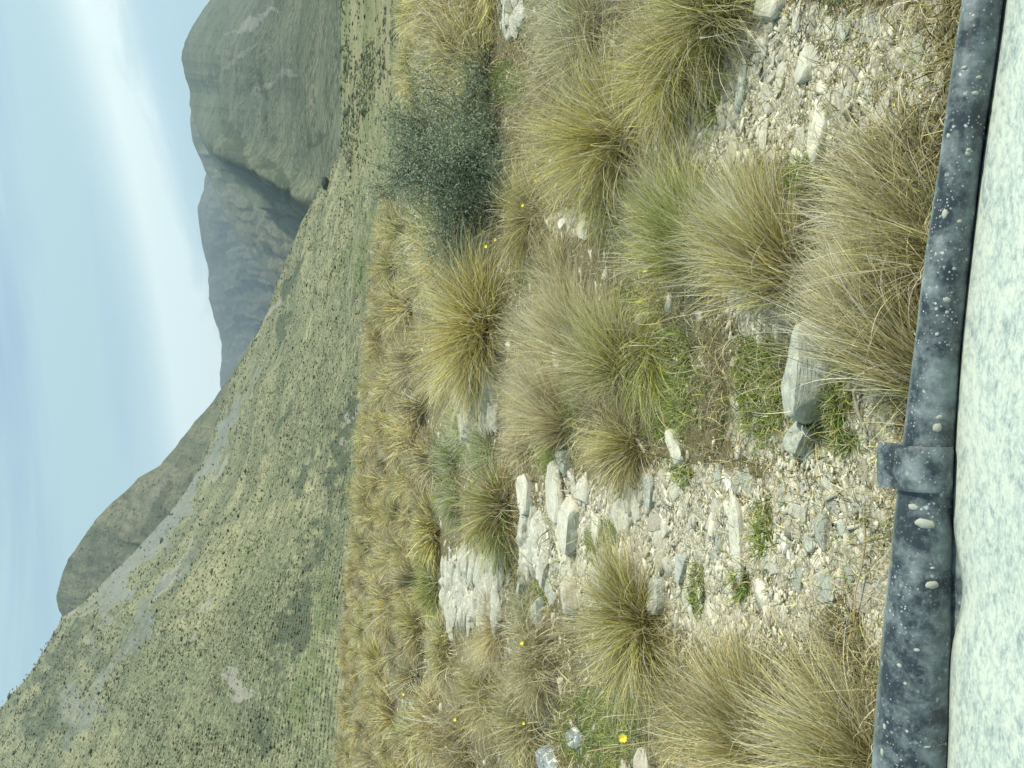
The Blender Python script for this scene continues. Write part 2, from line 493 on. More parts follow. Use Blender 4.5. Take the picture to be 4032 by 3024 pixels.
hill("mountain",
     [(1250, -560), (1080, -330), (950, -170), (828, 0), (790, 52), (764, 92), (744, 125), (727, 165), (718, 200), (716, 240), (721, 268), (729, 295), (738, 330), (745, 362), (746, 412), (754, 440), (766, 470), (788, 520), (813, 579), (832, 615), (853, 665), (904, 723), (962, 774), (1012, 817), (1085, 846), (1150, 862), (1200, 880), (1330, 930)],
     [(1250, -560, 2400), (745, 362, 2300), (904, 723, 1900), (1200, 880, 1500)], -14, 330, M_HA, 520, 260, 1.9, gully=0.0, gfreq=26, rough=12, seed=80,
     masks={"scrub": [(1010, 700, 48, 220, -38, 1.0), (930, 580, 40, 110, -38, .95), (1080, 800, 40, 110, -38, 1.0), (905, 640, 26, 90, -40, .8), (1450, 330, 40, 170, 40, .9), (1500, 140, 40, 160, 30, .9), (1400, 60, 20, 100, 20, .7), (820, 300, 30, 120, 60, .5), (1250, 560, 16, 90, 40, .7)],  # leading blobs darken the left flank: painted shade as well as scrub
            "scree": [(1000, 100, 18, 150, 65, .7), (1080, 330, 14, 130, 60, .6), (930, 230, 14, 130, 60, .5)], "bare": [(1445, 165, 12, 26, 0), (1438, 205, 8, 20, 0), (1400, 110, 10, 24, 0)],
            "lush": [(1480, 290, 30, 110, 30), (1380, 200, 40, 260, 10, .5)]},
     spurs=[(790, 520, 1200, 800, 60, 40), (880, 700, 1150, 870, 60, -45)],
     label="green and grey mountain rising beyond the valley")
hill("spur_mountain",
     [(800, 150), (770, 330), (748, 400), (750, 434), (752, 506), (759, 557), (781, 614), (814, 690), (839, 740), (867, 795), (897, 867), (933, 933), (1012, 1027), (1077, 1128), (1140, 1230), (1250, 1400)],
     [(800, 150, 3200), (814, 690, 3100), (1077, 1128, 2300), (1250, 1400, 2000)], -16, 1300, M_HB, 260, 140, 1.5, gully=0.09, gfreq=40, rough=18, seed=100,
     label="bronze spur behind the green mountain")
hill("far_mountain",
     [(790, 300), (800, 560), (812, 680), (800, 745), (777, 817), (784, 889), (799, 976), (817, 1041), (821, 1090), (822, 1174), (842, 1253), (868, 1340), (874, 1405), (864, 1463), (871, 1535), (885, 1640), (930, 1850), (1000, 2100)],
     [(790, 300, 4600), (1000, 2100, 4900)], -18, 2200, M_HB2, 320, 140, 1.5, gully=0.1, gfreq=34, rough=26, seed=120,
     masks={"scrub": [(900, 1100, 50, 130, 20, .5), (950, 1250, 60, 160, 20, .5), (850, 880, 30, 80, 40, .4)]},
     label="dark blue far mountain closing the valley")

# ---------------------------------------------------------------- small blobs of scrub scattered on the hillsides
_g = (1 + 5 ** 0.5) / 2
ICO_V = np.array([(-1, _g, 0), (1, _g, 0), (-1, -_g, 0), (1, -_g, 0), (0, -1, _g), (0, 1, _g), (0, -1, -_g), (0, 1, -_g), (_g, 0, -1), (_g, 0, 1), (-_g, 0, -1), (-_g, 0, 1)], float)
ICO_V /= np.linalg.norm(ICO_V[0])
ICO_F = np.array([(0, 11, 5), (0, 5, 1), (0, 1, 7), (0, 7, 10), (0, 10, 11), (1, 5, 9), (5, 11, 4), (11, 10, 2), (10, 7, 6), (7, 1, 8), (3, 9, 4), (3, 4, 2), (3, 2, 6), (3, 6, 8), (3, 8, 9), (4, 9, 5), (2, 4, 11), (6, 2, 10), (8, 6, 7), (9, 8, 1)])


def ico(sub):
    V, Fc = ICO_V.copy(), ICO_F.copy()
    for _ in range(sub):
        cache = {}; nv = list(V); nf = []

        def mid(a, b):
            k = (min(a, b), max(a, b))
            if k not in cache:
                p = (nv[a] + nv[b]) / 2; nv.append(p / np.linalg.norm(p)); cache[k] = len(nv) - 1
            return cache[k]
        for a, b, c in Fc:
            ab, bc, ca = mid(a, b), mid(b, c), mid(c, a)
            nf += [(a, ab, ca), (b, bc, ab), (c, ca, bc), (ab, bc, ca)]
        V, Fc = np.array(nv), np.array(nf)
    return V, Fc


def hillside_shrubs():
    V, X, Y, ss = C1
    k = np.searchsorted(ss, 1.0)
    P = V[:k].reshape(-1, 3); XX = X[:k].ravel(); YY = Y[:k].ravel()
    ok = (XX > -200) & (XX < 1620) & (YY > -250) & (YY < 3300)
    P, XX, YY = P[ok], XX[ok], YY[ok]
    # even out by picture area with a histogram
    hx = np.clip((XX + 200) / 30, 0, 99).astype(int); hy = np.clip((YY + 250) / 60, 0, 99).astype(int)
    cell = hx * 100 + hy
    cnt = np.bincount(cell, minlength=10000)
    w = 1.0 / cnt[cell]
    dens = 0.35 + 1.6 * np.clip(fbm(P[:, 0] / 40, P[:, 1] / 40, 200, 3) + 0.15, 0, 1)
    dens += 2.2 * blobmask(XX, YY, [(1165, 2430, 70, 180), (1330, 1780, 60, 200), (1375, 1640, 40, 120), (1240, 2160, 70, 140), (1050, 2880, 130, 120), (1150, 1100, 30, 120), (1410, 420, 60, 160), (1180, 1860, 40, 120)])
    dens *= np.where(blobmask(XX, YY, [(1250, 2560, 60, 420), (1280, 2850, 60, 250)]) > 0.3, 0.1, 1)
    w = w * dens; w /= w.sum()
    n = 2200
    pick = rng.choice(len(P), n, p=w)
    C = P[pick].copy()
    dist = np.linalg.norm(C, axis=1)
    pxs = rng.lognormal(math.log(2.3), 0.45, n)
    rad = np.clip(pxs * dist / F, 0.2, 3.0)
    C[:, 0] += rng.normal(0, 1.0, n); C[:, 1] += rng.normal(0, 1.0, n)
    T, Fc = ico(1)
    nt = len(T)
    dis = 1 + rng.normal(0, 0.22, (n, nt))
    sc = np.stack([rad * rng.uniform(0.9, 1.6, n), rad * rng.uniform(0.9, 1.6, n), rad * rng.uniform(0.5, 0.8, n)], -1)
    VV = C[:, None, :] + T[None] * dis[..., None] * sc[:, None, :] + np.array([0, 0, 0.0])
    FF = (Fc[None] + (np.arange(n) * nt)[:, None, None]).reshape(-1, 3)
    base = np.array([(0.085, 0.105, 0.06), (0.125, 0.14, 0.08), (0.2, 0.195, 0.115)])[rng.choice(3, n, p=[.38, .34, .28])]
    cols = (base[:, None, :] * rng.uniform(0.75, 1.25, (n, nt, 1))).reshape(-1, 3)
    me = np_mesh("hillside_scrub", VV.reshape(-1, 3), FF, cols, smooth=False)
    o = link("hillside_scrub", me, M_LEAF)
    tag(o, "dark low scrub dotted over the tussock hillside", "scrub", None, "stuff")
    # the hillside's own tussock cover, tuft by tuft
    m = 60000
    w = (1.0 - 0.9 * SCREE_OF[:k].reshape(-1)[ok]) / cnt[cell]; w = w * (0.25 + np.clip(fbm((P[:, 0] + 0.4 * P[:, 1]) / 12, P[:, 1] / 60, 220, 3) + 0.35, 0, 1)); w /= w.sum()
    C = P[rng.choice(len(P), m, p=w)].copy(); dist = np.linalg.norm(C, axis=1)
    C[:, 0] += rng.normal(0, 1, m) * dist / 450; C[:, 1] += rng.normal(0, 1, m) * dist / 300
    rad = np.clip(rng.lognormal(math.log(2.3), 0.4, m) * dist / F, 0.12, 2.0)
    OV = np.array([(1, 0, 0), (0, 1, 0), (-1, 0, 0), (0, -1, 0), (0, 0, 1), (0.15, -.1, -.6)], float)
    OF = np.array([(0, 1, 4), (1, 2, 4), (2, 3, 4), (3, 0, 4), (1, 0, 5), (2, 1, 5), (3, 2, 5), (0, 3, 5)])
    VV = C[:, None] + OV[None] * (1 + rng.normal(0, .25, (m, 6, 1))) * np.stack([rad * 1.2, rad * 1.2, rad * 0.8], -1)[:, None]
    FF = (OF[None] + (np.arange(m) * 6)[:, None, None]).reshape(-1, 3)
    tone = np.array([(0.31, 0.295, 0.18), (0.24, 0.25, 0.145), (0.17, 0.19, 0.11), (0.115, 0.135, 0.08)])[rng.choice(4, m, p=[.34, .34, .24, .08])]
    o = link("hillside_tussock", np_mesh("hillside_tussock", VV.reshape(-1, 3), FF, np.repeat(tone * rng.uniform(.8, 1.2, (m, 1)), 6, 0)), M_LEAF)
    tag(o, "straw and olive tussock cover of the broad hillside", "grass", None, "stuff")


hillside_shrubs()


def valley_scrub():
    """belts of dark scrub on the valley floor at the mountain's foot"""
    n = 7000
    X = rng.uniform(1330, 1600, n * 3); Y = rng.uniform(-400, 1000, n * 3)
    dn = np.clip(fbm((X * 0.9 + Y * 0.35) / 45, (Y - X * .35) / 200, 91, 4) * 2.0 + 0.4, 0.1, 1)
    k = rng.uniform(0, 1, len(X)) < dn
    X, Y = X[k][:n], Y[k][:n]; n = len(X)
    d = ray(X, Y); tt = np.full(n, 1500.0); 
    ts = np.geomspace(15, 2500, 900)
    best = np.zeros(n); done = np.zeros(n, bool)
    for q in ts:
        p = d * q
        hit = (EYE + p[:, 2] <= height(p[:, 0], p[:, 1])) & ~done
        best[hit] = q; done |= hit
    k = done & (best > 45); d, best = d[k], best[k]; n = len(best)
    C = d * best[:, None]; C[:, 2] = height(C[:, 0], C[:, 1])
    rad = np.clip(rng.lognormal(math.log(2.5), 0.5, n) * best / F, 0.1, 2.2)
    T, Fc = ico(1); nt = len(T)
    dis = 1 + rng.normal(0, 0.22, (n, nt))
    sc = np.stack([rad * rng.uniform(1, 1.8, n), rad * rng.uniform(1, 1.8, n), rad * rng.uniform(0.6, 1.0, n)], -1)
    VV = C[:, None, :] + T[None] * dis[..., None] * sc[:, None, :]
    FF = (Fc[None] + (np.arange(n) * nt)[:, None, None]).reshape(-1, 3)
    base = np.array([(0.095, 0.12, 0.07), (0.15, 0.165, 0.095), (0.26, 0.25, 0.15)])[rng.choice(3, n, p=[.36, .3, .34])]
    cols = (base[:, None, :] * rng.uniform(0.75, 1.25, (n, nt, 1))).reshape(-1, 3)
    o = link("valley_scrub", np_mesh("valley_scrub", VV.reshape(-1, 3), FF, cols), M_LEAF)
    tag(o, "belts of dark scrub on the valley floor below the green mountain", "scrub", None, "stuff")


valley_scrub()


def far_tree():
    """the lone dark round tree on the shoulder of the hillside"""
    V, X, Y, ss = C1
    k = np.searchsorted(ss, 1.0)
    i = np.argmin((X[:k] - 1292) ** 2 + (Y[:k] - 722) ** 2)
    p = V[:k].reshape(-1, 3)[i]
    root = empty("lone_tree", (p[0], p[1], p[2] - 0.4))
    tag(root, "lone dark round tree on the shoulder of the hillside", "tree")
    n = 900; r = 2.3
    d = rng.normal(size=(n, 3)); d /= np.linalg.norm(d, axis=1)[:, None]
    rr = r * rng.uniform(0.45, 1.0, n) ** 0.5 * (1 + 0.25 * fbm(d[:, 0] * 2 + 9, d[:, 1] * 2, 77, 2))
    c = d * rr[:, None] * np.array([1.25, 1, 0.66]) + np.array([0, 0, 1.7])
    a = rng.normal(size=(n, 3)) * 0.28; b = rng.normal(size=(n, 3)) * 0.28
    VV = np.stack([c - a, c + b, c + a, c - b], 1).reshape(-1, 3)
    cols = np.repeat(np.array([(0.15, 0.19, 0.125)]) * rng.uniform(0.6, 1.6, (n, 1)), 4, 0)
    link("crown", np_mesh("crown", VV, np.arange(4 * n).reshape(-1, 4), cols), M_LEAF, root)
    tv = []; tf = []
    for j, (z, w) in enumerate(((-0.3, 0.3), (0.8, 0.22), (1.9, 0.12))):
        for q in range(7):
            tv.append((w * math.cos(q * 2 * PI / 7), w * math.sin(q * 2 * PI / 7), z))
        if j:
            for q in range(7): tf.append(((j - 1) * 7 + q, (j - 1) * 7 + (q + 1) % 7, j * 7 + (q + 1) % 7, j * 7 + q))
    link("trunk", np_mesh("trunk", tv, np.array(tf), np.tile([(0.06, 0.05, 0.04)], (21, 1)), True), M_LEAF, root)


far_tree()

# ---------------------------------------------------------------- tussocks
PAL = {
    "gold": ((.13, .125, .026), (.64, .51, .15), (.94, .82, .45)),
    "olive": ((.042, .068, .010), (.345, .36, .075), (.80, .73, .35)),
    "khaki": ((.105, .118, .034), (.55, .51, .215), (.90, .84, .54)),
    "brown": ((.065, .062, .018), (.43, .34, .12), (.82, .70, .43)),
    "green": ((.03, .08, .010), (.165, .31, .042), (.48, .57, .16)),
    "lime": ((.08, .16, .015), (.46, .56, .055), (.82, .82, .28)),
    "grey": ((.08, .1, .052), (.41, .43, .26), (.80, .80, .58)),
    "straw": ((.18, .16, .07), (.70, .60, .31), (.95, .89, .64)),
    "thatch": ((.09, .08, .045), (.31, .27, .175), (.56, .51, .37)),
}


def grow(n, H, rb, spread, lean=(0, 0), droop=0.5, width=0.004, seg=6, curl=0.0, hvar=0.5, pal="olive", wob=0.25, pw=0.75, up=1.0, root=None, pal2=None, mix2=0.0, shade=1.0, locks=0):
    """n thin arching leaves as ribbons; returns verts, quads, colours"""
    a = rng.uniform(0, 2 * PI, n)
    rr = rb * np.sqrt(rng.uniform(0, 1, n))
    P = np.stack([rr * np.cos(a), rr * np.sin(a), np.full(n, -0.03)], -1)
    if root is not None: P = root.copy(); a = rng.uniform(0, 2 * PI, n)
    a2 = a + rng.normal(0, 0.5, n)
    tilt = spread * (0.08 + 0.92 * rng.uniform(0, 1, n) ** pw)
    lock = np.ones(n)
    ln = np.zeros((n, 2)) + np.array(lean)
    if locks:                                   # leaves hang together in locks
        k_ = rng.integers(0, locks, n)
        la = rng.uniform(0, 2 * PI) + rng.normal(0, 1.5, locks); lt = spread * (0.08 + 0.92 * rng.uniform(0, 1, locks) ** pw)
        own = rng.uniform(0, 1, n) < 0.25
        a2 = np.where(own, a2, la[k_] + rng.normal(0, 0.22, n)); tilt = np.where(own, tilt, lt[k_] + rng.normal(0, 0.10, n))
        P[:, 0] = P[:, 0] * 0.45 + rb * 0.6 * np.cos(a2) * np.clip(tilt / spread, 0, 1); P[:, 1] = P[:, 1] * 0.45 + rb * 0.6 * np.sin(a2) * np.clip(tilt / spread, 0, 1)
        el_ = rng.uniform(0, PI); st_ = rng.uniform(1.0, 1.7); q0 = P[:, 0] * math.cos(el_) + P[:, 1] * math.sin(el_); P[:, 0] += q0 * (st_ - 1) * math.cos(el_); P[:, 1] += q0 * (st_ - 1) * math.sin(el_)
        lock = rng.lognormal(-0.03, 0.27, locks)[k_]
        ln = ln + rng.normal(0, 0.09, (locks, 2))[k_]
    D = np.stack([np.cos(a2) * np.sin(tilt) + ln[:, 0], np.sin(a2) * np.sin(tilt) + ln[:, 1], np.cos(tilt) * up], -1)
    D += rng.normal(0, 0.07, (n, 3))
    D /= np.linalg.norm(D, axis=1)[:, None]
    L = H * (1 - hvar * rng.uniform(0, 1, n) ** 1.3)
    dr = droop * rng.uniform(0.3, 1.5, n)
    cu = curl * rng.uniform(0.2, 1.6, n)
    side = np.cross(D, rng.normal(size=(n, 3))); side /= np.linalg.norm(side, axis=1)[:, None] + 1e-9
    wd = width * rng.uniform(0.6, 1.3, n)
    wv = rng.normal(0, wob, (n, 3))
    pts = [P]; 
    for k in range(seg):
        s = (k + 1) / seg
        D = D + np.stack([0 * dr, 0 * dr, -(dr * 1.5 / seg) * (0.3 + s) - cu * (s ** 3) * 3.2 / seg], -1) + wv * (s / seg) * 1.3
        if curl: D[:, :2] *= (1 - (cu[:, None] * 0.5 * s ** 3 / seg * 3)).clip(0.2, 1)
        D /= np.linalg.norm(D, axis=1)[:, None]
        P = P + D * (L / seg)[:, None]
        pts.append(P)
    Q = np.stack(pts, 1)                                     # n, seg+1, 3
    s = np.linspace(0, 1, seg + 1)
    hw = wd[:, None] * (1 - 0.86 * s[None] ** 1.7) * 0.5
    Lf = Q - side[:, None] * hw[..., None]; Rt = Q + side[:, None] * hw[..., None]
    V = np.stack([Lf, Rt], 2).reshape(-1, 3)
    base = (np.arange(n) * (seg + 1) * 2)[:, None] + np.arange(seg)[None] * 2
    Fq = np.stack([base, base + 1, base + 3, base + 2], -1).reshape(-1, 4)
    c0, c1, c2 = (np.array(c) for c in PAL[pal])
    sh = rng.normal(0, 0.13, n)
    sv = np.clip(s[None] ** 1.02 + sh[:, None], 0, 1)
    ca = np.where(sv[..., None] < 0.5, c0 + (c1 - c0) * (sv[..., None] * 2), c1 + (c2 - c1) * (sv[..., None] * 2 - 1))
    if pal2:
        d0, d1, d2 = (np.array(c) for c in PAL[pal2])
        cb = np.where(sv[..., None] < 0.5, d0 + (d1 - d0) * (sv[..., None] * 2), d1 + (d2 - d1) * (sv[..., None] * 2 - 1))
        ca = np.where((rng.uniform(0, 1, n) < mix2)[:, None, None], cb, ca)
    dead = rng.uniform(0, 1, n) < 0.17
    ca = np.where(dead[:, None, None], np.array(PAL["thatch"][2]) * 0.95, ca)
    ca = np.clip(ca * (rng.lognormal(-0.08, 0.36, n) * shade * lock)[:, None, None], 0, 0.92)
    cols = np.repeat(ca.reshape(-1, 3), 2, 0)
    return V, Fq, cols


def merge(parts):
    Vs, Fs, Cs = [], [], []; o = 0
    for V, Fq, C in parts:
        Vs.append(V); Fs.append(Fq + o); Cs.append(C); o += len(V)
    return np.concatenate(Vs), np.concatenate(Fs), np.concatenate(Cs)


N_TUSS = 0


def tussock(label, X, Y, Hpx, spread=0.8, lean=(0, 0), pal="olive", n=1500, rb=0.09, droop=0.5, width=0.0032, curl=0.0, pal2=None, mix2=0.3, seg=7, thatch=0.22, stalks=0, group="tussocks of tall grass", cat="tussock", hvar=0.62, pw=0.75, name="tussock", wob=0.36):
    p, t = gpt(X, Y)
    dep = math.atan2(EYE - p[2], math.hypot(p[0], p[1]))
    H = 0.84 * Hpx * t / F / max(0.55, math.cos(dep))
    n = int(n * 0.85); droop = droop * 1.35 + .08; spread = spread * 1.05; width *= 0.9
    rbm = rb
    root = empty(name, (p[0], p[1], p[2]))
    tag(root, label, cat, group)
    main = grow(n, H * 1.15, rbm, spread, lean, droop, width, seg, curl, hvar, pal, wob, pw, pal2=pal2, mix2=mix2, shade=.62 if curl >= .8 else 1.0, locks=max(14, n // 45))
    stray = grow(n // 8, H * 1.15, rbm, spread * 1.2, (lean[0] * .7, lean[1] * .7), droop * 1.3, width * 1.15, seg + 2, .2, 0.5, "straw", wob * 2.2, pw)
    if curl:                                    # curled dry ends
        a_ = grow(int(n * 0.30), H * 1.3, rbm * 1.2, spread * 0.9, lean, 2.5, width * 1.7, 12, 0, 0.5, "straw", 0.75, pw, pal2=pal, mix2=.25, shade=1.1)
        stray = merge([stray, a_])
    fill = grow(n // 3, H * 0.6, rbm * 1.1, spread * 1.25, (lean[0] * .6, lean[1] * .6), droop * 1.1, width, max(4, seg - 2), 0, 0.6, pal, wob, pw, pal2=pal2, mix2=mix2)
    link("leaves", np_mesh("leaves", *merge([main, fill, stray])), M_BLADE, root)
    if thatch:
        th = grow(int(n * thatch), H * 0.5, rbm * 1.25, 1.45, (0, 0), 1.1, width, 5, 0, 0.7, "thatch", 0.5)
        link("dead_leaves", np_mesh("dead_leaves", *th), M_BLADE, root)
    if stalks:
        sk = grow(stalks, H * 1.4, rbm, spread * 1.1, lean, droop * 0.55, width * 0.9, 9, 0, 0.3, "straw", 0.6)
        link("flower_stalks", np_mesh("flower_stalks", *sk), M_BLADE, root)
    return root


